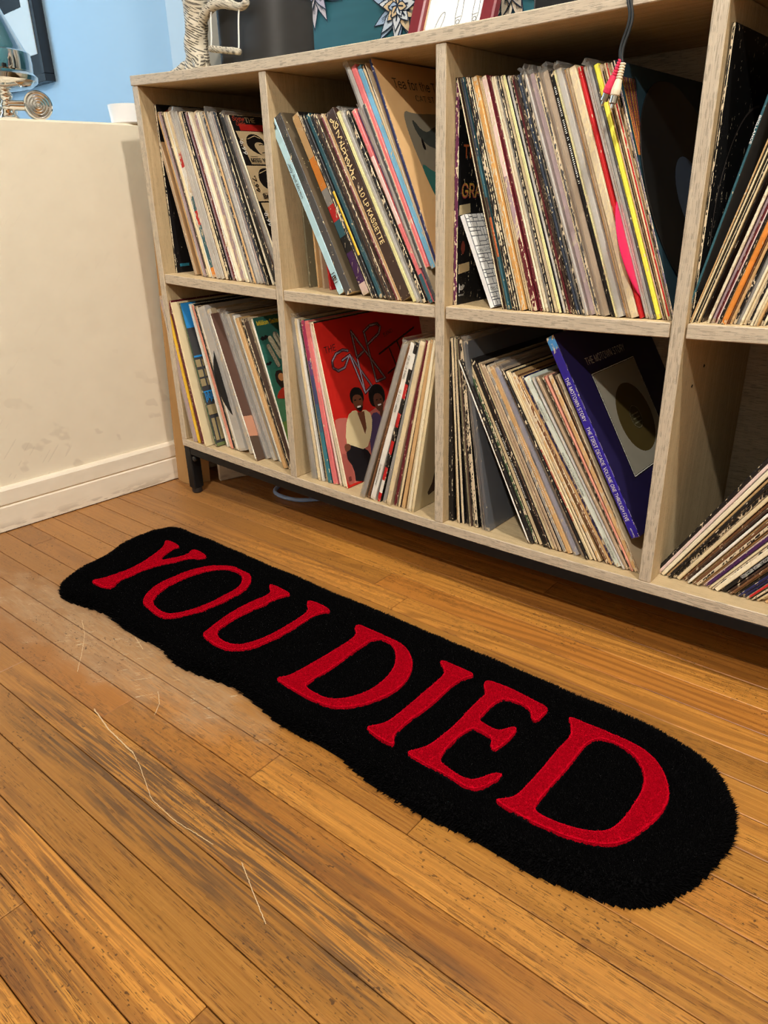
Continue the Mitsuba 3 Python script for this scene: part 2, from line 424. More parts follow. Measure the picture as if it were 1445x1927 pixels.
struct("ceiling", cbox(-3.1, 3.2, -3.4, 1.6, 2.62, 2.72, 0.0), "white_ceiling")
# the stairwell's outer wall with its daylit window
wy0, wy1, wz0, wz1 = -1.75, 0.35, 0.85, 2.25
W = [cbox(-3.1, -3.0, -3.3, wy0, 0, 2.62, 0), cbox(-3.1, -3.0, wy1, 1.6, 0, 2.62, 0), cbox(-3.1, -3.0, wy0, wy1, 0, wz0, 0), cbox(-3.1, -3.0, wy0, wy1, wz1, 2.62, 0)]
struct("wall_side", cat_(W), "blue_paint")
fr = [cbox(-3.07, -2.99, wy0, wy1, wz0, wz0 + 0.05), cbox(-3.07, -2.99, wy0, wy1, wz1 - 0.05, wz1), cbox(-3.07, -2.99, wy0, wy0 + 0.05, wz0, wz1),
      cbox(-3.07, -2.99, wy1 - 0.05, wy1, wz0, wz1), cbox(-3.06, -3.0, -0.72, -0.68, wz0, wz1)]
struct("window_1", cat_(fr), "pale_paint", label="daylit stairwell window")
pane = trimesh.Trimesh([[-3.05, wy0, wz0], [-3.05, wy1, wz0], [-3.05, wy1, wz1], [-3.05, wy0, wz1]], [[0, 1, 2], [0, 2, 3]], process=False)
k = struct("pane", pane, "white_plastic", "window_1")
scene[k]["emitter"] = {"type": "area", "radiance": rgb(WINDOW_RAD)}

# lamps: two bare bulbs under the ceiling, above and in front of the shelf
for spec in (BULB_A, BULB_B):
    x, y, z = spec["pos"]; r = spec["r"]
    t = thing("ceiling_lamp", "bare warm bulb in a white ceiling holder, " + ("close to the shelf" if spec is BULB_A else "over the middle of the room"), "lamp")
    obj("ceiling_rose", lathe([(0, 0.0), (0.05, 0.0), (0.052, 0.02), (0.03, 0.03), (0, 0.03)], (x, y, 2.59)), "white_plastic", t)
    obj("holder", lathe([(0, 0), (0.017, 0), (0.02, 2.59 - z - r * 0.85), (0, 2.59 - z - r * 0.85)], (x, y, z + r * 0.85)), "white_plastic", t)
    b = trimesh.creation.icosphere(subdivisions=3, radius=r); b.apply_translation((x, y, z))
    k = obj("bulb", b, "white_plastic", t, smooth=True)
    scene[k]["emitter"] = {"type": "area", "radiance": rgb(np.array(spec["rad"]) * spec["power"])}

# wallpaper flowers, printed on the back wall
def petal(cx, cz, ang, L, w, tip=0.25):
    t = np.linspace(0, 1, 12)
    prof = w * np.sin(np.pi * t ** 0.8) * (1 - tip * t)
    up = np.c_[t * L, prof]; dn = np.c_[t[::-1] * L, -prof[::-1]]
    p = np.vstack([up, dn]); c, s = math.cos(ang), math.sin(ang)
    return p @ np.array([[c, s], [-s, c]]) + [cx, cz]
def flower(cx, cz, R, tones, seed):
    g = np.random.default_rng(seed)
    pr = Print((0, 0.376, 0), (1, 0, 0), (0, 0, 1), (0, -1, 0))
    dark = srgb(24, 34, 52)
    for ring, (n, L, w) in enumerate(((11, 1.0, 0.17), (9, 0.75, 0.17), (8, 0.52, 0.16), (6, 0.30, 0.12))):
        for i in range(n):
            a = 2 * math.pi * i / n + 0.35 * ring + g.normal(0, 0.12)
            P = petal(cx, cz, a, R * L * (0.9 + 0.2 * g.random()), R * w)
            q = Polygon(P).buffer(0)
            pr.add(q, dark); pr.add(q.buffer(-R * 0.022), tones[int(g.integers(len(tones)))])
            for s_ in (-0.35, 0.0, 0.35):
                e = petal(cx, cz, a + s_ * 0.16, R * L * 0.62, R * 0.008)
                pr.add(Polygon(e).buffer(R * 0.006), dark, up=False)
            pr.h += 0.00006
    return pr
cool = [srgb(178, 190, 205), srgb(150, 170, 195), srgb(196, 200, 205), srgb(200, 176, 140)]
mauve = [srgb(176, 168, 184), srgb(150, 140, 165), srgb(190, 180, 185)]
tan_ = [srgb(196, 178, 158), srgb(170, 160, 150), srgb(206, 192, 172)]
def on_back(px, pz):
    return px, pz
for cx, cz, R, tones, s in ((0.366, 0.972, 0.078, cool, 1), (0.140, 1.040, 0.080, mauve, 2), (0.612, 0.972, 0.072, tan_, 3), (0.30, 1.04, 0.03, mauve, 4), (0.20, 1.05, 0.05, mauve, 5), (0.56, 1.12, 0.06, cool, 6), (-0.04, 1.16, 0.06, cool, 7)):
    tag(flower(cx, cz, R, tones, s).build("flower", "wall_back"), kind="structure")

# ------------------------------------------------------------------ the record shelf: four bays by two, on a black steel frame
D = 0.335
ZB0, ZB1, ZM0, ZM1, ZT0, ZT1 = 0.118, 0.1359, 0.4812, 0.500, 0.845, 0.8623
XD = [0.3626, 0.7222, 1.0857]
TD = 0.0174
XR = 1.4645
shelf = thing("record_shelf", "grey oak shelf of eight square cubbies full of records on black legs", "shelf")
def hpanel(name, x0, x1, y0, y1, z0, z1, seed, bsdf="oak", parent=None, along=0):
    segs = max(2, int((x1 - x0) / 0.06))
    c = 0.0011
    prof = np.array([(y0 + c, z0), (y1 - c, z0), (y1, z0 + c), (y1, z1 - c), (y1 - c, z1), (y0 + c, z1), (y0, z1 - c), (y0, z0 + c)])
    inner = np.clip(prof, [y0 + c, z0 + c], [y1 - c, z1 - c])
    st = [(x0, inner)] + [(x0 + c + (x1 - x0 - 2 * c) * i / segs, prof) for i in range(segs + 1)] + [(x1, inner)]
    V = np.vstack([np.c_[np.full(8, x), p] for x, p in st]); F = []
    for i in range(len(st) - 1):
        for j in range(8):
            a, b = i * 8 + j, i * 8 + (j + 1) % 8
            F += [[a, b, b + 8], [a, b + 8, a + 8]]
    e = (len(st) - 1) * 8
    for j in range(1, 7):
        F += [[0, j + 1, j], [e, e + j, e + j + 1]]
    m = trimesh.Trimesh(V, F, process=False)
    if m.volume < 0:
        m.invert()
    m, uv = explode_uv(m, along, seed)
    return obj(name, warped(m), bsdf, parent or shelf, uv=uv)
def vpanel(name, x0, x1, y0, y1, z0, z1, seed):
    m, uv = explode_uv(cbox(x0, x1, y0, y1, z0, z1, 0.0011), 2, seed)
    m.vertices[:, 2] -= float(sag((x0 + x1) / 2))
    return obj(name, m, "oak", shelf, uv=uv)
hpanel("top_panel", -0.0005, XR + 0.0175, -0.002, D + 0.006, ZT0 + 0.0003, ZT1, 1)
hpanel("bottom_panel", 0.0, XR + 0.017, 0.0, D, ZB0, ZB1 - 0.0002, 2)
vpanel("side_panel", 0.0, 0.0178, 0.0, D, ZB1 + 0.0002, ZT0, 3)
vpanel("side_panel", XR, XR + 0.0174, 0.0, D, ZB1 + 0.0002, ZT0, 4)
for i, x in enumerate(XD):
    vpanel("divider", x, x + TD, 0.0, D - 0.008, ZB1, ZT0, 5 + i)
edges = [0.0178, XD[0], XD[0] + TD, XD[1], XD[1] + TD, XD[2], XD[2] + TD, XR]
for i in range(4):
    g = 0.0008 if i < 2 else 0.0016
    hpanel("cross_shelf", edges[2 * i] + g, edges[2 * i + 1] - g, 0.0015, D - 0.008, ZM0, ZM1, 10 + i)
hpanel("back_panel", 0.004, XR + 0.012, D - 0.007, D - 0.001, ZB1, ZT0, 20, along=0)
for x, y, z in ((0.3626 + TD, 0.19, 0.54), (0.3626 + TD, 0.19, 0.575), (XD[2] + TD, 0.10, 0.43), (XD[2] + TD, 0.06, 0.41)):
    h = trimesh.creation.cylinder(radius=0.0022, height=0.0006, sections=12)
    h.apply_transform(trimesh.transformations.rotation_matrix(math.pi / 2, [0, 1, 0])); h.apply_translation((x + 0.0002, y, z - float(sag(x))))
    obj("peg_hole", h, "hole_dark", shelf)
fb = 0.0178
for y in (0.001, D - 0.027):
    hpanel("frame_beam", 0.0245, XR - 0.007, y, y + 0.026, ZB0 - fb, ZB0 - 0.0002, 30, "black_metal")
for x in (0.0245 - 0.0005, XR - 0.03):
    obj("frame_beam", cbox(x - 0.02, x, 0.03, D - 0.03, ZB0 - fb, ZB0 - 0.0005), "black_metal", shelf)
for x in (0.002, XR - 0.007):
    for y in (0.001, D - 0.027):
        leg = obj("leg", cbox(x, x + 0.0225, y, y + 0.026, 0.013, ZB0 - 0.0003, 0.002), "black_metal", shelf)
        obj("foot", lathe([(0, 0), (0.0095, 0), (0.0118, 0.0025), (0.0122, 0.0135), (0, 0.0135)], (x + 0.0113, y + 0.013, 0.0), n=24), "black_plastic", leg)
bolt = lathe([(0, 0), (0.0062, 0), (0.0062, 0.004), (0.003, 0.006), (0, 0.006)], (0.0335, 0.006, ZB0 - 0.028), (0, -1, 0), 18)
obj("leveller_knob", bolt, "black_plastic", shelf)

# things on the floor by the shelf
pl = np.array([(-0.105, 0.0445), (-0.085, 0.036), (-0.055, 0.034), (-0.043, 0.036), (-0.034, 0.052), (-0.021, 0.078)])
th = 0.004
ring = LineString(pl).buffer(th / 2, cap_style=2)
m = trimesh.creation.extrude_polygon(ring, 0.62, engine="earcut")
m = m.subdivide_to_size(0.08)
v = m.vertices.copy(); v[:, 0] += 0.022 * v[:, 2]; v[:, 1] += 0.035 * v[:, 2]
s = np.clip(v[:, 2] / 0.62, 0, 1)
m = trimesh.Trimesh(v, m.faces, process=False)
k = obj("cardboard_sheet", m, "cardboard"); tag(k, "brown cardboard sheet folded into the gap between half wall and shelf", "cardboard")
m = cbox(0, 0.17, -0.006, 0.006, 0, 0.092, 0.002)
a = math.atan2(0.08, 0.030)
m.apply_transform(trimesh.transformations.rotation_matrix(a, [0, 0, 1])); m.apply_translation((-0.002, 0.092, 0))
k = obj("white_board", m, "trim_paint"); tag(k, "dull white board standing on edge behind the shelf's front leg", "board")
cab = spline([(0.42, 0.20, 0.005), (0.34, 0.172, 0.005), (0.296, 0.150, 0.005), (0.262, 0.116, 0.005), (0.215, 0.105, 0.005), (0.172, 0.118, 0.005), (0.155, 0.150, 0.006), (0.150, 0.20, 0.012), (0.16, 0.26, 0.03), (0.17, 0.32, 0.06)], 60)
k = obj("cable", tube(cab, 0.0048, 12), "cable_white", smooth=True); tag(k, "thick pale blue cable looping on the floor under the shelf", "cable")
film = np.array([(0.098, 0.076), (0.097, 0.105), (0.118, 0.104), (0.146, 0.090), (0.139, 0.060), (0.118, 0.062)])
v, f = tri2d(Polygon(film)); z = 0.002 + 0.003 * rng.random(len(v))
k = obj("plastic_scrap", trimesh.Trimesh(np.c_[v, z], f, process=False), "clear_film"); tag(k, "scrap of clear plastic film lying on the floor under the shelf", "plastic scrap")

# ------------------------------------------------------------------ the rug
RUG_OUTLINE = [(0.2023,-0.4286),(0.1911,-0.4087),(0.1783,-0.3774),(0.1767,-0.3538),(0.1727,-0.3307),(0.1703,-0.315),(0.1566,-0.2922),(0.1483,-0.2673),(0.1456,-0.2403),(0.145,-0.2113),(0.1518,-0.1894),(0.1623,-0.1669),(0.1784,-0.1563),(0.2071,-0.1553),(0.2396,-0.1576),(0.2852,-0.1528),(0.321,-0.1553),(0.3756,-0.154),(0.4473,-0.1574),(0.4926,-0.1567),(0.5573,-0.1557),(0.6228,-0.1593),(0.6786,-0.1563),(0.7351,-0.1575),(0.7701,-0.1569),(0.8181,-0.1577),(0.8926,-0.1591),(0.9761,-0.1576),(1.0394,-0.1594),(1.0907,-0.1604),(1.1415,-0.1591),(1.1738,-0.1586),(1.2072,-0.1648),(1.2397,-0.1727),(1.2632,-0.1833),(1.2788,-0.1985),(1.2923,-0.2169),(1.3054,-0.238),(1.3126,-0.2756),(1.3091,-0.3017),(1.3046,-0.3351),(1.293,-0.3686),(1.2808,-0.3939),(1.2636,-0.4123),(1.2476,-0.4203),(1.2325,-0.4246),(1.2037,-0.4317),(1.171,-0.4391),(1.1396,-0.4404),(1.1058,-0.4402),(1.0712,-0.4416),(1.0383,-0.4478),(1.008,-0.4489),(0.9789,-0.4481),(0.9331,-0.4442),(0.8845,-0.4338),(0.8428,-0.4385),(0.7974,-0.442),(0.7541,-0.4351),(0.7079,-0.4279),(0.682,-0.4252),(0.6346,-0.4346),(0.6001,-0.4413),(0.5587,-0.444),(0.5128,-0.4309),(0.4707,-0.4357),(0.4196,-0.4362),(0.3622,-0.4297),(0.3247,-0.4316),(0.2826,-0.4417),(0.2432,-0.4492),(0.2148,-0.4397)]
RUG_LETTERS = [
    ('Y', [[(0.2128,-0.2137),(0.2693,-0.215),(0.2579,-0.2326),(0.2818,-0.2805),(0.2983,-0.2551),(0.3078,-0.2279),(0.2955,-0.2123),(0.3075,-0.2057),(0.3453,-0.2113),(0.3417,-0.2265),(0.3217,-0.2318),(0.3116,-0.2621),(0.2967,-0.2882),(0.292,-0.3136),(0.2926,-0.344),(0.292,-0.3727),(0.3052,-0.3853),(0.3004,-0.3953),(0.2809,-0.3987),(0.2503,-0.3991),(0.2632,-0.3817),(0.2648,-0.3649),(0.2691,-0.3405),(0.268,-0.3142),(0.2614,-0.2884),(0.2478,-0.2521),(0.2356,-0.231)]]),
    ('O', [[(0.3924,-0.384),(0.3781,-0.3707),(0.3657,-0.3489),(0.3601,-0.3274),(0.3602,-0.3053),(0.3619,-0.2838),(0.3663,-0.2575),(0.3785,-0.2342),(0.3985,-0.2168),(0.4172,-0.2075),(0.4431,-0.2089),(0.4642,-0.209),(0.4808,-0.221),(0.4954,-0.2402),(0.5016,-0.2627),(0.5024,-0.2885),(0.4993,-0.3185),(0.4977,-0.3409),(0.4886,-0.3609),(0.4784,-0.3798),(0.4683,-0.3912),(0.4519,-0.3945),(0.4247,-0.3907),(0.4034,-0.3875)], [(0.4043,-0.375),(0.3957,-0.3655),(0.3836,-0.3417),(0.3782,-0.3181),(0.3786,-0.2959),(0.3801,-0.2678),(0.3907,-0.2437),(0.4075,-0.2241),(0.4238,-0.2152),(0.446,-0.2159),(0.4643,-0.2246),(0.4806,-0.2428),(0.4871,-0.2633),(0.4869,-0.2882),(0.4879,-0.3135),(0.4851,-0.3351),(0.4798,-0.3544),(0.4696,-0.3735),(0.4602,-0.3818),(0.4454,-0.3844),(0.4218,-0.3813)]]),
    ('U', [[(0.5211,-0.2115),(0.5416,-0.2102),(0.5789,-0.2134),(0.5664,-0.2283),(0.5656,-0.2446),(0.5641,-0.2719),(0.5601,-0.2962),(0.5587,-0.3242),(0.5602,-0.3451),(0.5633,-0.3604),(0.5736,-0.3717),(0.5865,-0.3768),(0.6051,-0.3773),(0.6214,-0.372),(0.6323,-0.3582),(0.6391,-0.3383),(0.643,-0.3109),(0.6432,-0.2837),(0.6422,-0.2544),(0.6372,-0.2312),(0.6198,-0.2188),(0.6137,-0.2103),(0.6321,-0.2073),(0.6505,-0.2084),(0.6694,-0.213),(0.658,-0.2238),(0.6555,-0.236),(0.6567,-0.2734),(0.6565,-0.31),(0.651,-0.3402),(0.6463,-0.3618),(0.6353,-0.3774),(0.62,-0.3874),(0.6015,-0.3908),(0.5794,-0.3897),(0.5555,-0.3855),(0.5523,-0.3727),(0.5456,-0.3463),(0.5413,-0.321),(0.5398,-0.2926),(0.5423,-0.2645),(0.546,-0.2438),(0.5423,-0.2283),(0.5239,-0.2165)]]),
    ('D', [[(0.7298,-0.3927),(0.7415,-0.3781),(0.7448,-0.3574),(0.7478,-0.3243),(0.7496,-0.2909),(0.7512,-0.2583),(0.7474,-0.2362),(0.7314,-0.2247),(0.7309,-0.215),(0.7494,-0.215),(0.7699,-0.2151),(0.7945,-0.2155),(0.8163,-0.2158),(0.8372,-0.2236),(0.8576,-0.2398),(0.8713,-0.2597),(0.881,-0.2848),(0.8824,-0.3087),(0.878,-0.3318),(0.8683,-0.357),(0.8543,-0.3766),(0.8372,-0.3884),(0.8156,-0.3935),(0.7934,-0.3944),(0.7739,-0.3943),(0.753,-0.3933)], [(0.7735,-0.3758),(0.7754,-0.3503),(0.7771,-0.3155),(0.7745,-0.2791),(0.7739,-0.2484),(0.7771,-0.2289),(0.7911,-0.222),(0.8089,-0.2252),(0.8271,-0.2386),(0.8438,-0.2607),(0.8526,-0.2841),(0.8558,-0.3074),(0.8549,-0.33),(0.8481,-0.352),(0.8339,-0.3719),(0.8181,-0.3812),(0.7958,-0.3819),(0.7816,-0.3806)]]),
    ('I', [[(0.8917,-0.2131),(0.9093,-0.2129),(0.9305,-0.2125),(0.9496,-0.2134),(0.9411,-0.2284),(0.9368,-0.2455),(0.9372,-0.2668),(0.9385,-0.2994),(0.9374,-0.3275),(0.9348,-0.3487),(0.9352,-0.367),(0.9375,-0.3834),(0.9488,-0.3944),(0.9385,-0.3959),(0.9193,-0.3953),(0.8989,-0.3919),(0.9071,-0.3809),(0.9148,-0.369),(0.9168,-0.3459),(0.9163,-0.3166),(0.9158,-0.286),(0.9156,-0.2592),(0.9136,-0.2356),(0.9035,-0.2261),(0.8935,-0.2191)]]),
    ('E', [[(0.9681,-0.2132),(0.9897,-0.2107),(1.012,-0.2103),(1.0373,-0.2132),(1.0661,-0.2153),(1.0647,-0.2305),(1.0655,-0.2436),(1.0604,-0.2503),(1.0485,-0.2333),(1.0361,-0.2287),(1.017,-0.2304),(1.0057,-0.237),(1.0028,-0.2516),(1.0033,-0.2741),(1.0037,-0.2917),(1.0194,-0.2943),(1.036,-0.2946),(1.0431,-0.2825),(1.0486,-0.2742),(1.0534,-0.2784),(1.0542,-0.2984),(1.0528,-0.317),(1.049,-0.3286),(1.041,-0.3188),(1.037,-0.3093),(1.0262,-0.3075),(1.014,-0.3065),(1.0063,-0.3098),(1.0028,-0.327),(1.0017,-0.3495),(1.0032,-0.3681),(1.0084,-0.3832),(1.0225,-0.3862),(1.0398,-0.3885),(1.0543,-0.3871),(1.0628,-0.3771),(1.0702,-0.3601),(1.08,-0.3542),(1.0793,-0.3653),(1.0744,-0.3812),(1.0678,-0.3939),(1.057,-0.3981),(1.0393,-0.3967),(1.02,-0.3961),(1.0029,-0.3969),(0.9848,-0.397),(0.9679,-0.3958),(0.976,-0.3833),(0.9832,-0.3703),(0.986,-0.344),(0.9871,-0.3114),(0.9842,-0.279),(0.9839,-0.2546),(0.9846,-0.2392),(0.9705,-0.2255)]]),
    ('D', [[(1.0927,-0.3936),(1.1032,-0.3841),(1.1097,-0.3737),(1.1109,-0.3443),(1.1116,-0.3124),(1.1104,-0.2787),(1.1129,-0.2467),(1.1028,-0.2264),(1.0919,-0.2143),(1.1102,-0.2139),(1.1287,-0.213),(1.1506,-0.2124),(1.1738,-0.212),(1.1923,-0.2146),(1.2112,-0.224),(1.2272,-0.2403),(1.2403,-0.2629),(1.2453,-0.285),(1.2431,-0.3117),(1.2369,-0.3382),(1.2294,-0.3603),(1.214,-0.3771),(1.1962,-0.3854),(1.177,-0.3914),(1.1556,-0.3941),(1.1364,-0.396),(1.1174,-0.396),(1.1026,-0.3949)], [(1.1338,-0.3806),(1.1313,-0.3619),(1.1321,-0.3373),(1.1333,-0.3055),(1.1331,-0.2762),(1.1323,-0.2444),(1.1411,-0.2279),(1.1559,-0.2244),(1.1778,-0.2259),(1.1936,-0.2348),(1.2082,-0.2524),(1.2159,-0.274),(1.2171,-0.3047),(1.2167,-0.3302),(1.2124,-0.3528),(1.2036,-0.3645),(1.1874,-0.3737),(1.1678,-0.3797),(1.1475,-0.3823)]]),
]

import shapely
outline = Polygon(chaikin(RUG_OUTLINE, 2)).buffer(0)
letters = []
for ch, rings in RUG_LETTERS:
    p = Polygon(chaikin(rings[0], 2), [chaikin(r, 2) for r in rings[1:]]).buffer(0)
    letters.append((ch, p.buffer(0.0004)))
all_letters = shapely.union_all([p for _, p in letters])
def rug_height(x, y):
    pts = shapely.points(x, y)
    e = shapely.distance(shapely.boundary(outline), pts)
    inside = shapely.contains_xy(outline, x, y)
    e = np.where(inside, e, 0)
    q = np.clip(e / 0.020, 0, 1)
    h = 0.0185 * np.sqrt(1 - (1 - q) ** 2)
    d = shapely.distance(all_letters, pts)
    h -= 0.0055 * np.exp(-((d - 0.002) / 0.0042) ** 2) * (d > 0)           # carved groove round the letters
    h += 0.0016 * (meshkit.noise(np.c_[x * 60, y * 60, x * 0]) - 0.5)
    return np.maximum(h, 0.0006), inside, d
rug = thing("rug", "long black shaggy rug with red letters YOU DIED on the oak floor", "rug")
x0, y0, x1, y1 = outline.bounds
st = 0.0035
gx, gy = np.arange(x0 - st, x1 + 2 * st, st), np.arange(y0 - st, y1 + 2 * st, st)
X, Y = np.meshgrid(gx, gy, indexing="ij")
H, IN, DL = (a.reshape(X.shape) for a in rug_height(X.ravel(), Y.ravel()))
V = np.c_[X.ravel(), Y.ravel(), H.ravel()]
idx = np.arange(X.size).reshape(X.shape)
ok = IN[:-1, :-1] | IN[1:, :-1] | IN[1:, 1:] | IN[:-1, 1:]
q = np.stack([idx[:-1, :-1], idx[1:, :-1], idx[1:, 1:], idx[:-1, 1:]], -1)[ok]
F = np.vstack([q[:, [0, 1, 2]], q[:, [0, 2, 3]]])
m = trimesh.Trimesh(V, F, process=False); m.remove_unreferenced_vertices()
obj("backing", m, "rug_black", rug, smooth=True)
def tufts(px, py, pz, r, length, lean, g):
    n = len(px)
    a = g.random(n) * 2 * np.pi
    base = np.stack([px, py, pz], 1)
    V = []
    for k in range(3):
        b = a + k * 2.094
        V.append(base + np.stack([r * np.cos(b), r * np.sin(b), -0.001 + 0 * b], 1))
    t = lean
    V.append(base + np.stack([t[:, 0], t[:, 1], length], 1))
    V = np.stack(V, 1).reshape(-1, 3)
    i = np.arange(n) * 4
    F = np.vstack([np.c_[i, i + 1, i + 3], np.c_[i + 1, i + 2, i + 3], np.c_[i + 2, i, i + 3]])
    return trimesh.Trimesh(V, F, process=False)
g = np.random.default_rng(3)
N = 230000
px, py = g.uniform(x0, x1, N), g.uniform(y0, y1, N)
h, ins, d = rug_height(px, py)
keep = ins & (d > 0.0012)
px, py, h, d = px[keep], py[keep], h[keep], d[keep]
e = shapely.distance(shapely.boundary(outline), shapely.points(px, py))
c = np.array([(x0 + x1) / 2, (y0 + y1) / 2])
# near the rim the pile leans outwards
pts = shapely.points(px, py)
near = shapely.get_coordinates(shapely.line_interpolate_point(shapely.boundary(outline), shapely.line_locate_point(shapely.boundary(outline), pts)))
od = near - np.c_[px, py]; od /= np.maximum(np.linalg.norm(od, axis=1, keepdims=True), 1e-6)
w = np.clip(1 - e / 0.020, 0, 1)[:, None]
ln = od * w * 0.006 * (0.5 + g.random((len(px), 1))) + g.normal(0, 0.0009, (len(px), 2))
m = tufts(px, py, h, 0.0012 + 0.0005 * g.random(len(px)), 0.0022 + 0.0028 * g.random(len(px)) - 0.0012 * w[:, 0], ln, g)
k = obj("pile", m, "rug_black", rug); tag(k, kind="stuff")
for ch, p in letters:
    v, f = [], []
    for gpoly in getattr(p, "geoms", [p]):
        mm = trimesh.creation.extrude_polygon(gpoly, 0.0075, engine="earcut"); mm.apply_translation((0, 0, 0.0125)); v.append(mm)
    bx = p.bounds; n = int(2.2e6 * (bx[2] - bx[0]) * (bx[3] - bx[1]))
    lx, ly = g.uniform(bx[0], bx[2], n), g.uniform(bx[1], bx[3], n)
    kk = shapely.contains_xy(p, lx, ly); lx, ly = lx[kk], ly[kk]
    el = shapely.distance(shapely.boundary(p), shapely.points(lx, ly))
    lz = 0.0195 + 0.0012 * (meshkit.noise(np.c_[lx * 300, ly * 300, lx * 0]) - 0.5) - 0.002 * np.clip(1 - el / 0.003, 0, 1)
    v.append(tufts(lx, ly, lz, 0.0010 + 0.0004 * g.random(len(lx)), 0.0016 + 0.0016 * g.random(len(lx)), g.normal(0, 0.0008, (len(lx), 2)), g))
    obj("letter", cat_(v), "rug_red", rug, label=f"red pile letter {ch} with serifs")

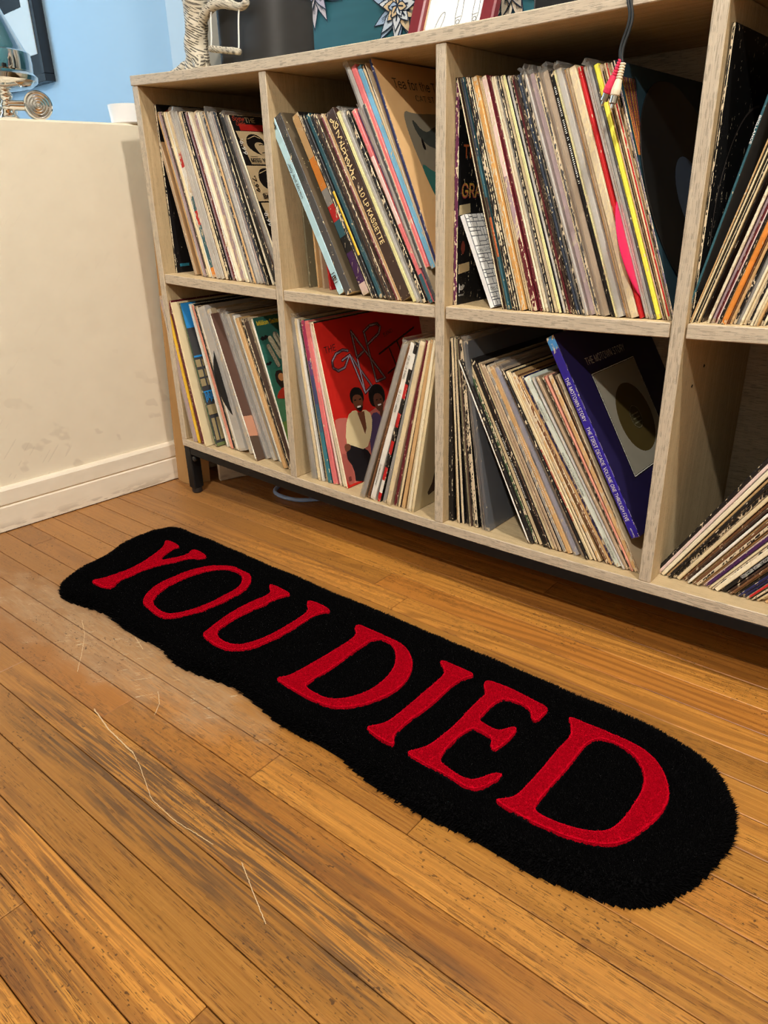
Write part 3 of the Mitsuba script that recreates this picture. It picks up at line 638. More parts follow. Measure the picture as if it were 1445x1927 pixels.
# ------------------------------------------------------------------ the records
# bay, x of the foot, lean, thickness, depth of the spine behind the shelf's front, lift, look, flags (w/W worn, p in a plastic cover)
RECORDS = """U1 0.0823 -0.2581 0.0084 0.030 0.000 tp
U1 0.1046 -0.2653 0.0078 0.030 0.000 tn
U1 0.1127 -0.2679 0.0059 0.030 0.000 sg
U1 0.1188 -0.2699 0.0068 0.030 0.000 mv
U1 0.1273 -0.2727 0.0056 0.030 0.000 dk
U1 0.1330 -0.2746 0.0065 0.030 0.000 cr
U1 0.1398 -0.2768 0.0035 0.030 0.000 wh
U1 0.1434 -0.2780 0.0130 0.030 0.000 OBI w
U1 0.1569 -0.2826 0.0041 0.030 0.000 pp
U1 0.1612 -0.2840 0.0113 0.030 0.000 sg p
U1 0.1729 -0.2880 0.0112 0.030 0.000 sg p
U1 0.1846 -0.2920 0.0080 0.030 0.000 cr w
U1 0.1938 -0.2952 0.0066 0.030 0.000 bk w
U1 0.2007 -0.2976 0.0083 0.030 0.000 mv
U1 0.2103 -0.3009 0.0061 0.030 0.000 mr
U1 0.2167 -0.3032 0.0065 0.030 0.000 wh
U1 0.2235 -0.3056 0.0043 0.030 0.000 iv
U1 0.2280 -0.3072 0.0128 0.030 0.000 mv w
U1 0.2414 -0.3119 0.0074 0.030 0.000 wh
U1 0.2492 -0.3147 0.0063 0.030 0.000 iv
U1 0.2558 -0.3171 0.0073 0.030 0.000 sg
U1 0.2635 -0.3199 0.0083 0.030 0.000 db w
U1 0.2722 -0.3231 0.0062 0.030 0.000 tn
U1 0.2787 -0.3255 0.0072 0.030 0.000 sg p
U1 0.2863 -0.3283 0.0071 0.030 0.000 sg
U1 0.2938 -0.3311 0.0081 0.030 0.000 pp
U1 0.3024 -0.3343 0.0064 0.030 0.000 db
U1 0.3091 -0.3368 0.0068 0.030 0.000 bk w
U1 0.3164 -0.3480 0.0062 0.030 0.000 iv
U1 0.3229 -0.3589 0.0049 0.030 0.000 wh
U1 0.3295 -0.3697 0.0148 0.030 0.000 bk
U1 0.3454 -0.3939 0.0072 0.030 0.000 gy p
U1 0.3531 -0.3939 0.0039 0.030 0.000 py
U1 0.3567 -0.3903 0.0046 0.030 0.000 SOME
U2 0.5079 -0.4755 0.0149 0.012 0.000 BOX
U2 0.5249 -0.4760 0.0160 0.012 0.000 CASE
U2 0.5513 -0.4771 0.0167 0.026 0.000 COMIC
U2 0.5835 -0.4815 0.0038 0.012 0.000 bk w
U2 0.5878 -0.4826 0.0027 0.012 0.000 bk
U2 0.5910 -0.4834 0.0053 0.012 0.000 TY
U2 0.5970 -0.4849 0.0084 0.012 0.000 tl
U2 0.6065 -0.4874 0.0044 0.012 0.000 pb w
U2 0.6114 -0.4886 0.0065 0.012 0.000 bk
U2 0.6188 -0.4906 0.0065 0.012 0.000 dk
U2 0.6261 -0.4925 0.0039 0.012 0.000 bk w
U2 0.6305 -0.4936 0.0064 0.012 0.000 bk w
U2 0.6377 -0.4955 0.0042 0.012 0.000 mr
U2 0.6426 -0.4968 0.0044 0.012 0.000 tn w
U2 0.6476 -0.4971 0.0202 0.012 0.000 KAS
U2 0.6710 -0.4912 0.0062 0.012 0.000 py
U2 0.6780 -0.4912 0.0058 0.012 0.000 sg p
U2 0.6846 -0.4912 0.0053 0.012 0.000 gy p
U2 0.6906 -0.4912 0.0066 0.012 0.000 bk w
U2 0.6984 -0.4912 0.0034 0.012 0.000 db w
U2 0.7024 -0.4912 0.0075 0.012 0.000 PPK
U2 0.7109 -0.4912 0.0037 0.012 0.000 pr
U2 0.7145 -0.4890 0.0074 0.012 0.000 sg p
U2 0.7186 -0.4736 0.0027 0.012 0.000 mv
U2 0.7162 -0.4526 0.0055 0.012 0.000 dg
U2b 0.6835 -0.4513 0.0074 0.012 0.052 sg p
U2b 0.6928 -0.4513 0.0093 0.012 0.052 PKR
U2b 0.7046 -0.4578 0.0114 0.012 0.052 lb
U2b 0.7143 -0.4556 0.0075 0.012 0.052 cr
U2b 0.7179 -0.4484 0.0035 0.012 0.052 dk
U2b 0.7164 -0.4330 0.0052 0.012 0.052 sg w
U2b 0.7164 -0.4091 0.0052 0.012 0.052 TEA
U3 0.8327 -0.2805 0.0027 0.016 0.000 ATL w
U3 0.8355 -0.2822 0.0055 0.016 0.000 ol
U3 0.8411 -0.2858 0.0047 0.016 0.000 ART
U3 0.8460 -0.2888 0.0039 0.016 0.000 cr w
U3 0.8505 -0.2917 0.0057 0.016 0.000 bk w
U3 0.8564 -0.2955 0.0038 0.016 0.000 bk w
U3 0.8604 -0.2980 0.0038 0.016 0.000 iv w
U3 0.8644 -0.3005 0.0083 0.016 0.000 or2 w
U3 0.8731 -0.3061 0.0034 0.016 0.000 cr w
U3 0.8770 -0.3087 0.0052 0.016 0.000 cr
U3 0.8825 -0.3122 0.0089 0.016 0.000 PP w
U3 0.8918 -0.3183 0.0051 0.016 0.000 mr
U3 0.8972 -0.3219 0.0039 0.016 0.000 iv
U3 0.9013 -0.3246 0.0051 0.016 0.000 iv
U3 0.9067 -0.3282 0.0050 0.016 0.000 gy
U3 0.9120 -0.3318 0.0040 0.016 0.000 bk w
U3 0.9162 -0.3346 0.0060 0.016 0.000 cr W
U3 0.9229 -0.3391 0.0058 0.016 0.000 py
U3 0.9290 -0.3433 0.0042 0.016 0.000 sg
U3 0.9335 -0.3463 0.0038 0.016 0.000 bk w
U3 0.9375 -0.3491 0.0053 0.016 0.000 mr
U3 0.9431 -0.3529 0.0048 0.016 0.000 dk
U3 0.9482 -0.3565 0.0037 0.016 0.000 bk w
U3 0.9521 -0.3592 0.0045 0.016 0.000 db
U3 0.9569 -0.3626 0.0035 0.016 0.000 gy p
U3 0.9607 -0.3645 0.0046 0.016 0.000 bk w
U3 0.9656 -0.3648 0.0036 0.016 0.000 sg p
U3 0.9695 -0.3650 0.0074 0.016 0.000 mv p
U3 0.9774 -0.3656 0.0024 0.016 0.000 iv
U3 0.9799 -0.3657 0.0042 0.016 0.000 dg w
U3 0.9844 -0.3660 0.0049 0.016 0.000 bn2 p
U3 0.9897 -0.3664 0.0083 0.016 0.000 tp p
U3 1.0004 -0.3671 0.0060 0.016 0.000 BKT
U3 1.0069 -0.3675 0.0028 0.016 0.000 py w
U3 1.0100 -0.3677 0.0081 0.016 0.000 sg p
U3 1.0187 -0.3683 0.0020 0.016 0.000 pp
U3 1.0208 -0.3685 0.0025 0.016 0.000 tn
U3 1.0235 -0.3686 0.0042 0.016 0.000 tp
U3 1.0280 -0.3690 0.0099 0.016 0.000 cr W
U3 1.0386 -0.3697 0.0046 0.016 0.000 REDP
U3 1.0454 -0.3702 0.0037 0.016 0.000 sg
U3 1.0494 -0.3705 0.0030 0.016 0.000 wh
U3 1.0526 -0.3707 0.0045 0.016 0.000 gy p
U3 1.0574 -0.3710 0.0028 0.016 0.000 dg
U3 1.0606 -0.3713 0.0058 0.016 0.000 by
U3 1.0669 -0.3718 0.0028 0.016 0.000 pp
U3 1.0699 -0.3721 0.0016 0.016 0.000 bk
U3 1.0715 -0.3722 0.0036 0.016 0.000 iv
U3 1.0753 -0.3725 0.0021 0.016 0.000 cr
U3 1.0776 -0.3727 0.0019 0.016 0.000 rd
U3 1.0796 -0.3729 0.0019 0.016 0.000 tn
U3 1.0803 -0.3686 0.0040 0.016 0.000 bk W
U3 1.0817 -0.3579 0.0024 0.016 0.000 PURP w
U4 1.0952 0.2283 0.0029 0.012 0.000 TEAL
U4 1.1038 0.2710 0.0020 0.012 0.000 tn
U4 1.1059 0.2813 0.0022 0.012 0.000 cr
U4 1.1081 0.2844 0.0027 0.012 0.000 cr
U4 1.1109 0.2832 0.0020 0.012 0.000 bk
U4 1.1130 0.2824 0.0023 0.012 0.000 cr
U4 1.1156 0.2814 0.0016 0.012 0.000 bk
U4 1.1239 0.2780 0.0039 0.012 0.000 iv w
U4 1.1280 0.2778 0.0031 0.012 0.000 mv
U4 1.1313 0.2777 0.0031 0.012 0.000 mr
U4 1.1345 0.2776 0.0019 0.012 0.000 pp
U4 1.1367 0.2775 0.0025 0.012 0.000 bk
U4 1.1395 0.2774 0.0017 0.012 0.000 cr
U4 1.1412 0.2774 0.0062 0.012 0.000 ORG
U4 1.1477 0.2773 0.0020 0.012 0.000 bn
U4 1.1498 0.2773 0.0036 0.012 0.000 tn
U4 1.1536 0.2773 0.0038 0.012 0.000 bk
U4 1.1575 0.2773 0.0045 0.012 0.000 gy p
U4 1.1621 0.2773 0.0030 0.012 0.000 iv
U4 1.1652 0.2773 0.0037 0.012 0.000 cr w
U4 1.1691 0.2773 0.0044 0.012 0.000 bk w
U4 1.1736 0.2773 0.0036 0.012 0.000 iv
U4 1.1774 0.2773 0.0029 0.012 0.000 cr
U4 1.1805 0.2773 0.0029 0.012 0.000 tn
U4 1.1835 0.2773 0.0029 0.012 0.000 bk
U4 1.1865 0.2773 0.0029 0.012 0.000 iv
L1 0.0429 -0.1711 0.0131 0.002 0.000 mv p
L1 0.0572 -0.1711 0.0104 0.002 0.000 ye
L1 0.0677 -0.1772 0.0101 0.002 0.000 mr
L1 0.0887 -0.1865 0.0100 -0.003 0.000 INNER
L1 0.1079 -0.2157 0.0073 0.012 0.000 VID
L1 0.1276 -0.2452 0.0065 0.027 0.000 wh
L1 0.1353 -0.2506 0.0081 0.027 0.000 iv
L1 0.1437 -0.2566 0.0117 0.027 0.000 sa
L1 0.1558 -0.2676 0.0060 0.027 0.000 bk
L1 0.1627 -0.2740 0.0070 0.027 0.000 wh
L1 0.1707 -0.2814 0.0271 0.027 0.000 DISC
L1 0.2016 -0.3102 0.0169 0.027 0.000 sg w
L1 0.2446 -0.3279 0.0080 0.010 0.000 BRN
L1 0.2524 -0.3436 0.0094 0.036 0.000 sg p
L1 0.2624 -0.3444 0.0093 0.036 0.000 sg p
L1 0.2723 -0.3453 0.0106 0.036 0.000 sg
L1 0.2836 -0.3462 0.0079 0.036 0.000 gy
L1 0.2920 -0.3469 0.0057 0.036 0.000 wh
L1 0.3227 -0.3475 0.0111 0.018 0.000 tn
L1 0.3346 -0.3481 0.0079 0.018 0.000 bk w
L1 0.3435 -0.3481 0.0167 0.018 0.000 dk
L1 0.3548 -0.3222 0.0065 0.018 0.000 cr
L1 0.3560 -0.3012 0.0053 0.018 0.000 GRN
L2 0.4066 -0.1006 0.0160 0.018 0.000 gy p
L2 0.4233 -0.1169 0.0104 0.018 0.000 cr w
L2 0.4338 -0.1307 0.0066 0.018 0.000 wh
L2 0.4404 -0.1395 0.0041 0.018 0.000 bk
L2 0.4446 -0.1450 0.0052 0.018 0.000 py
L2 0.4499 -0.1519 0.0121 0.018 0.000 GRAD
L2 0.4624 -0.1685 0.0154 0.018 0.000 pk
L2 0.4787 -0.1901 0.0078 0.018 0.000 pp
L2 0.4867 -0.2007 0.0103 0.018 0.000 iv
L2 0.4978 -0.2135 0.0049 0.018 0.000 GAP
L2r 0.5477 0.3507 0.0133 0.006 0.000 gy p
L2r 0.5619 0.3332 0.0072 0.006 0.000 bn
L2r 0.5695 0.3214 0.0158 0.006 0.000 MAN
L2r 0.5862 0.2953 0.0101 0.006 0.000 RDOT
L2r 0.5967 0.2787 0.0118 0.006 0.000 gy
L2r 0.6090 0.2593 0.0142 0.006 0.000 cr w
L2r 0.6237 0.2361 0.0090 0.006 0.000 mr
L2r 0.6329 0.2214 0.0075 0.006 0.000 cr
L2r 0.6406 0.2091 0.0110 0.006 0.000 tn
L2r 0.6519 0.1911 0.0075 0.006 0.000 cr w
L2r 0.6596 0.1787 0.0058 0.006 0.000 iv
L2r 0.6658 0.1786 0.0059 0.006 0.000 OL
L3 0.7325 -0.0167 0.0088 0.018 0.000 bk W
L3 0.7417 -0.0271 0.0114 0.018 0.000 bk
L3 0.7541 -0.0502 0.0058 0.018 0.000 tn
L3 0.7599 -0.0610 0.0062 0.018 0.000 cr w
L3 0.7665 -0.0733 0.0076 0.018 0.000 cr W
L3 0.7741 -0.0874 0.0096 0.018 0.000 bk
L3 0.7837 -0.1053 0.0052 0.018 0.000 ol
L3 0.7893 -0.1158 0.0048 0.018 0.000 bk w
L3 0.7941 -0.1247 0.0099 0.018 0.000 bk W
L3 0.8042 -0.1433 0.0056 0.018 0.000 dg w
L3 0.8098 -0.1538 0.0059 0.018 0.000 bk p
L3 0.8162 -0.1657 0.0073 0.018 0.000 BLU
L3 0.8981 -0.4708 0.0029 0.018 0.000 wh
L3 0.9015 -0.4708 0.0046 0.018 0.000 bk
L3 0.9073 -0.4708 0.0061 0.018 0.000 gn w
L3 0.9141 -0.4745 0.0088 0.018 0.000 cr
L3 0.9240 -0.4818 0.0093 0.018 0.000 BKT2
L3 0.9345 -0.4896 0.0036 0.018 0.000 dk
L3 0.9385 -0.4926 0.0053 0.018 0.000 cr
L3 0.9446 -0.4972 0.0056 0.018 0.000 tp
L3 0.9510 -0.5020 0.0062 0.018 0.000 tp
L3 0.9580 -0.5073 0.0070 0.018 0.000 gy w
L3 0.9660 -0.5133 0.0094 0.018 0.000 TANT
L3 0.9768 -0.5215 0.0102 0.018 0.000 sl p
L3 0.9885 -0.5305 0.0077 0.018 0.000 tp p
L3 0.9974 -0.5373 0.0037 0.018 0.000 bk
L3 1.0024 -0.5411 0.0059 0.018 0.000 REDT
L3 1.0093 -0.5463 0.0053 0.018 0.000 cr w
L3 1.0155 -0.5511 0.0056 0.018 0.000 tn W
L3 1.0277 -0.5787 0.0054 0.018 0.000 bn w
L3 1.0342 -0.5787 0.0032 0.018 0.000 tn
L3 1.0380 -0.5787 0.0044 0.018 0.000 nv w
L3 1.0450 -0.5787 0.0088 0.018 0.000 MONK
L3 1.0556 -0.5688 0.0031 0.018 0.000 sg
L3 1.0593 -0.5608 0.0048 0.018 0.000 tp
L3 1.0650 -0.5484 0.0026 0.018 0.000 bk w
L3 1.0680 -0.5418 0.0032 0.018 0.000 PKT
L3 1.0717 -0.5334 0.0071 0.018 0.000 tn w
L3 1.0800 -0.5238 0.0032 0.018 0.000 bn
L3 1.0788 -0.5061 0.0060 0.018 0.000 bk W
L3 1.0618 -0.5238 0.0135 0.018 0.052 MOT
L4 1.0950 0.5411 0.0045 0.030 0.000 bk
L4 1.1003 0.5455 0.0049 0.030 0.000 pp
L4 1.1060 0.5500 0.0061 0.030 0.000 iv
L4 1.1131 0.5545 0.0035 0.030 0.000 tn
L4 1.1172 0.5590 0.0043 0.030 0.000 bk
L4 1.1223 0.5635 0.0055 0.030 0.000 bk w
L4 1.1288 0.5680 0.0055 0.030 0.000 cr w
L4 1.1353 0.5725 0.0041 0.030 0.000 bn
L4 1.1401 0.5770 0.0039 0.030 0.000 dk
L4 1.1447 0.5814 0.0039 0.030 0.000 wh
L4 1.1494 0.5859 0.0028 0.030 0.000 tn
L4 1.1527 0.5904 0.0036 0.030 0.000 bn
L4 1.1570 0.5949 0.0043 0.030 0.000 bk W
L4 1.1622 0.5994 0.0025 0.030 0.000 tn
L4 1.1653 0.6039 0.0024 0.030 0.000 pp
L4 1.1682 0.6084 0.0048 0.030 0.000 pr
L4 1.1740 0.6129 0.0034 0.030 0.000 cr w
L4 1.1782 0.6173 0.0031 0.030 0.000 bk W
L4 1.1820 0.6218 0.0067 0.030 0.000 iv
L4 1.1902 0.6263 0.0066 0.030 0.000 DEF
L4 1.1983 0.6308 0.0032 0.030 0.000 dk
L4 1.2023 0.6353 0.0032 0.030 0.000 bn
L4 1.2063 0.6398 0.0026 0.030 0.000 tn
L4 1.2096 0.6443 0.0025 0.030 0.000 bk
L4 1.2127 0.6488 0.0036 0.030 0.000 nv
L4 1.2172 0.6533 0.0052 0.030 0.000 NVT
L4 1.2237 0.6577 0.0029 0.030 0.000 rd
L4 1.2273 0.6622 0.0020 0.030 0.000 iv
L4 1.2298 0.6667 0.0029 0.030 0.000 bk W
L4 1.2336 0.6712 0.0024 0.030 0.000 bk
L4 1.2366 0.6757 0.0026 0.030 0.000 cr
L4 1.2399 0.6802 0.0049 0.030 0.000 iv
L4 1.2463 0.6847 0.0036 0.030 0.000 tn
L4 1.2509 0.6892 0.0036 0.030 0.000 cr
L4 1.2556 0.6936 0.0029 0.030 0.000 bk"""

PAL = {
    "cr": (srgb(226, 207, 166), "cream"), "wh": (srgb(236, 232, 222), "white"), "iv": (srgb(240, 228, 198), "ivory"), "tn": (srgb(208, 168, 116), "tan"),
    "bn": (srgb(112, 76, 50), "brown"), "dk": (srgb(62, 44, 36), "dark brown"), "bk": (srgb(24, 22, 22), "black"), "gy": (srgb(150, 147, 142), "grey"),
    "sg": (srgb(188, 184, 178), "silver grey"), "dg": (srgb(70, 69, 70), "dark grey"), "nv": (srgb(34, 36, 80), "navy"), "db": (srgb(46, 54, 68), "slate blue"),
    "tl": (srgb(48, 92, 104), "teal"), "lb": (srgb(118, 180, 214), "light blue"), "pb": (srgb(180, 216, 226), "pale blue"), "pk": (srgb(226, 118, 120), "pink"),
    "pp": (srgb(232, 204, 194), "pale pink"), "mv": (srgb(172, 146, 152), "mauve"), "mr": (srgb(96, 30, 38), "maroon"), "rd": (srgb(190, 34, 36), "red"),
    "or": (srgb(222, 136, 54), "orange"), "or2": (srgb(214, 160, 92), "ochre"), "ye": (srgb(234, 190, 50), "yellow"), "by": (srgb(242, 236, 84), "bright yellow"),
    "py": (srgb(226, 220, 158), "pale yellow"), "gn": (srgb(62, 84, 58), "green"), "ol": (srgb(118, 110, 86), "olive"), "pr": (srgb(70, 36, 84), "purple"),
    "sa": (srgb(218, 148, 126), "salmon"), "tp": (srgb(176, 152, 124), "taupe"), "mt": (srgb(218, 226, 214), "mint white"), "bn2": (srgb(146, 116, 90), "light brown"),
    "sl": (srgb(146, 148, 168), "blue grey"), "pr2": (srgb(120, 112, 130), "purple grey"),
}
# special looks: spine colour, cover colour, words for the label
SPECIAL = {
    "OBI": ("pb", "wh", "white record sleeve with a blue and red banded spine"),
    "SOME": ("iv", "cr", "record sleeve with printed prices and a sketched head"),
    "BOX": ("pb", "dg", "pale blue record box with script on its spine"),
    "CASE": ("dg", "bn2", "dark cloth bound record album with a speckled taupe cover"),
    "COMIC": ("tn", "bk", "tan record sleeve with a colourful cartoon spine"),
    "TY": ("bk", "bk", "black record sleeve with a yellow stripe on its spine"),
    "KAS": ("dk", "dk", "thick dark brown record case lettered 10 LP KASSETTE"),
    "PPK": ("pp", "pk", "peach and pink record sleeve"),
    "PKR": ("pk", "pk", "raspberry pink record sleeve wedged high"),
    "TEA": ("nv", "tn", "tan record sleeve with a navy spine and lettered cover"),
    "ATL": ("iv", "dk", "worn white spined record sleeve with a dark cover"),
    "ART": ("or", "tl", "record sleeve with an orange and teal spine"),
    "PP": ("pp", "mr", "pale pink and maroon record sleeve"),
    "BKT": ("bk", "bk", "black record sleeve with white spine lettering"),
    "REDP": ("rd", "rd", "red record sleeve with a pink disc sliding out"),
    "PURP": ("pr2", "nv", "record sleeve with a bare black disc leaning on it"),
    "TEAL": ("tl", "dg", "teal spined record sleeve lettered in white"),
    "ORG": ("or", "or", "orange record sleeve"),
    "INNER": ("cr", "cr", "cream paper inner sleeve with rounded corners"),
    "VID": ("gn", "dg", "record sleeve with blue and tan blocks on black"),
    "DISC": ("sg", "sg", "silver grey sleeve with a vinyl disc sliding out"),
    "BRN": ("wh", "bn", "white spined record sleeve with a brown cover"),
    "GRN": ("wh", "gn", "green record sleeve with a comic cover"),
    "GRAD": ("tl", "tl", "record sleeve with a spine fading magenta to teal"),
    "GAP": ("iv", "rd", "red record sleeve with two seated men"),
    "MAN": ("wh", "wh", "white record sleeve lettered PIECES OF A MAN"),
    "RDOT": ("rd", "bk", "black and red dotted record sleeve"),
    "OL": ("cr", "ol", "cream edged record sleeve with a dull olive cover"),
    "BLU": ("db", "db", "dark blue record sleeve in plastic"),
    "BKT2": ("bk", "bk", "black record sleeve with white spine lettering"),
    "TANT": ("tn", "tn", "tan record sleeve with small pale spine lettering"),
    "REDT": ("cr", "cr", "cream record sleeve with red spine lettering"),
    "MONK": ("mt", "mt", "mint white record sleeve lettered WHO'S AFRAID OF"),
    "PKT": ("sa", "sa", "dusty pink record sleeve"),
    "MOT": ("VIO", "VIOK", "blue violet record box lettered THE MOTOWN STORY"),
    "DEF": ("bk", "bk", "black record sleeve lettered DEF JAM/COLUMBIA RECORDS"),
    "NVT": ("nv", "nv", "navy record sleeve lettered PRINTED IN U.S.A."),
}
PAL["VIO"] = (srgb(44, 30, 142), "violet"); PAL["VIOK"] = (srgb(28, 22, 66), "dark violet")
BAYNAME = {"U1": "upper cubby by the half wall", "U2": "upper cubby with the KASSETTE case", "U3": "upper cubby behind the plugs", "U4": "upper cubby at the edge",
           "L1": "lower cubby above the leg", "L2": "lower cubby with the two men", "L3": "lower cubby with the MOTOWN box", "L4": "half empty lower cubby"}
S = 0.315
SPINE_ROWS = 14

def ordinal(n):
    w = "first second third fourth fifth sixth seventh eighth ninth tenth eleventh twelfth thirteenth fourteenth fifteenth sixteenth seventeenth eighteenth nineteenth twentieth".split()
    return w[n - 1] if n <= 20 else f"{n}{'st' if n % 10 == 1 else 'nd' if n % 10 == 2 else 'rd' if n % 10 == 3 else 'th'}"

class Rec:
    """A sleeve's frame: a across its thickness, d into the shelf, h up along the spine."""
    def __init__(self, bay, x, lean, t, y, lift=0.0, size=S, depth=None):
        zs = (0.500 if bay[0] == "U" else 0.1359) - float(sag(x)) + lift + 0.0002
        if lean > 0:
            zs += t * math.sin(lean)
        self.o = np.array([x, y, zs]); self.t, self.size, self.depth, self.lean = t, size, depth or size, lean
        self.up = np.array([math.sin(lean), 0, math.cos(lean)]); self.rt = np.array([math.cos(lean), 0, -math.sin(lean)]); self.y = np.array([0, 1.0, 0])
    def P(self, adh):
        adh = np.asarray(adh, float)
        return self.o + adh[:, :1] * self.rt + adh[:, 1:2] * self.y + adh[:, 2:3] * self.up
    def face(self, a=None):
        """print on the right-hand cover: first axis into the shelf, second axis up"""
        pr = Print(self.o + self.rt * (self.t if a is None else a), self.y, self.up, self.rt)
        pr.clip = sbox(0.0006, 0.0006, self.depth - 0.0006, self.size - 0.0006)
        return pr
    def spine(self):
        """print on the spine: first axis down from the top, second axis across to the right"""
        pr = Print(self.o + self.up * self.size, -self.up, self.rt, np.array([0, -1.0, 0]), base=0.0012)
        pr.clip = sbox(0.0, 0.0002, self.size, self.t - 0.0002)
        return pr

def sleeve_mesh(r, spine, right, left, edge, wear, seed, bands=None):
    """Spine in rows (each may have its own colour), rounded over two narrow strips; covers, top, bottom and back."""
    g = np.random.default_rng(seed)
    t, L, dp = r.t, r.size, r.depth
    c = min(0.0011, 0.28 * t)
    hs = np.r_[0, 0.006, np.linspace(0.02, L - 0.02, SPINE_ROWS - 3), L - 0.006, L]
    n = len(hs)
    dd = np.clip(g.normal(0.0003, 0.0003, n), 0, 0.001); dd[[0, -1]] += 0.0012
    V, F, C, UV = [], [], [], []
    def quad(p, col, w):
        k = len(V); V.extend(p); F.extend([[k, k + 1, k + 2], [k, k + 2, k + 3]]); C.extend([col] * 4); UV.extend([(w, seed % 97 / 97.0)] * 4)
    for i in range(n - 1):
        h0, h1 = hs[i], hs[i + 1]
        b0, b1 = dd[i], dd[i + 1]
        end = i == 0 or i == n - 2
        hm = 1 - (h0 + h1) / 2 / L
        col = spine
        if bands:
            for lim, cc in bands:
                if hm <= lim:
                    col = cc
                    break
        col = np.asarray(col) * (0.94 + 0.12 * g.random())
        w = min(1.0, wear + (0.30 if end else 0.0))
        quad([(0, c + b0, h0), (c, b0, h0), (c, b1, h1), (0, c + b1, h1)], col, min(1, w * 1.5 + 0.12))
        quad([(c, b0, h0), (t - c, b0, h0), (t - c, b1, h1), (c, b1, h1)], col, w)
        quad([(t - c, b0, h0), (t, c + b0, h0), (t, c + b1, h1), (t - c, b1, h1)], col, min(1, w * 1.5 + 0.12))
    c2 = c + 0.0012
    quad([(t, c, 0), (t, dp, 0), (t, dp, L), (t, c, L)], right, 0.06 * (wear > 0.1))
    quad([(0, dp, 0), (0, c, 0), (0, c, L), (0, dp, L)], left, 0.0)
    quad([(t, dp, 0), (0, dp, 0), (0, dp, L), (t, dp, L)], edge, 0.0)
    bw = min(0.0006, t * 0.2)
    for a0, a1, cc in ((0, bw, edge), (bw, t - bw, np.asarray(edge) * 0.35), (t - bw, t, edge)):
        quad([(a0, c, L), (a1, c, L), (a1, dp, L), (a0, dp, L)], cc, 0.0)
    quad([(0, dp, 0), (t, dp, 0), (t, c, 0), (0, c, 0)], edge, 0.0)
    return trimesh.Trimesh(r.P(V), F, process=False), np.array(C), np.array(UV)

def film_mesh(r, seed):
    """A loose clear cover: over the spine and the right side, standing up in a crumpled lip at the top."""
    g = np.random.default_rng(seed)
    a0, a1 = -0.0002, r.t + 0.0004
    hs = np.r_[np.linspace(0.0, r.size, 9), r.size + 0.004, r.size + 0.008]
    prof = [(a0, 0.10), (a0, -0.0016), ((a0 + a1) / 2, -0.0024), (a1, -0.0016), (a1, 0.14), (a1, r.depth)]
    V = []
    for i, h in enumerate(hs):
        for j, (a, d) in enumerate(prof):
            k = 0.0016 if i >= 9 else 0.0003
            V.append((a + (g.normal(0, k) if i >= 9 else 0), d + g.normal(0, k) * (j < 4), h + (g.normal(0, 0.0012) if i == 10 else 0)))
    F = []
    for i in range(len(hs) - 1):
        for j in range(len(prof) - 1):
            q = i * len(prof) + j
            F += [[q, q + 1, q + 1 + len(prof)], [q, q + 1 + len(prof), q + len(prof)]]
    return trimesh.Trimesh(r.P(V), F, process=False)

def disc_mesh(r, cd, ch, R, a, th=0.0018):
    """A vinyl disc in the plane of a sleeve, centre (cd, ch), at height a along the sleeve's thickness."""
    m = lathe([(0.0036, 0), (R - 0.0006, 0), (R, 0.0005), (R, th - 0.0005), (R - 0.0006, th), (0.0036, th), (0.0036, 0)], n=72)
    v = m.vertices
    return trimesh.Trimesh(r.P(np.c_[a + v[:, 2], cd + v[:, 0], ch + v[:, 1]]), m.faces, process=False)

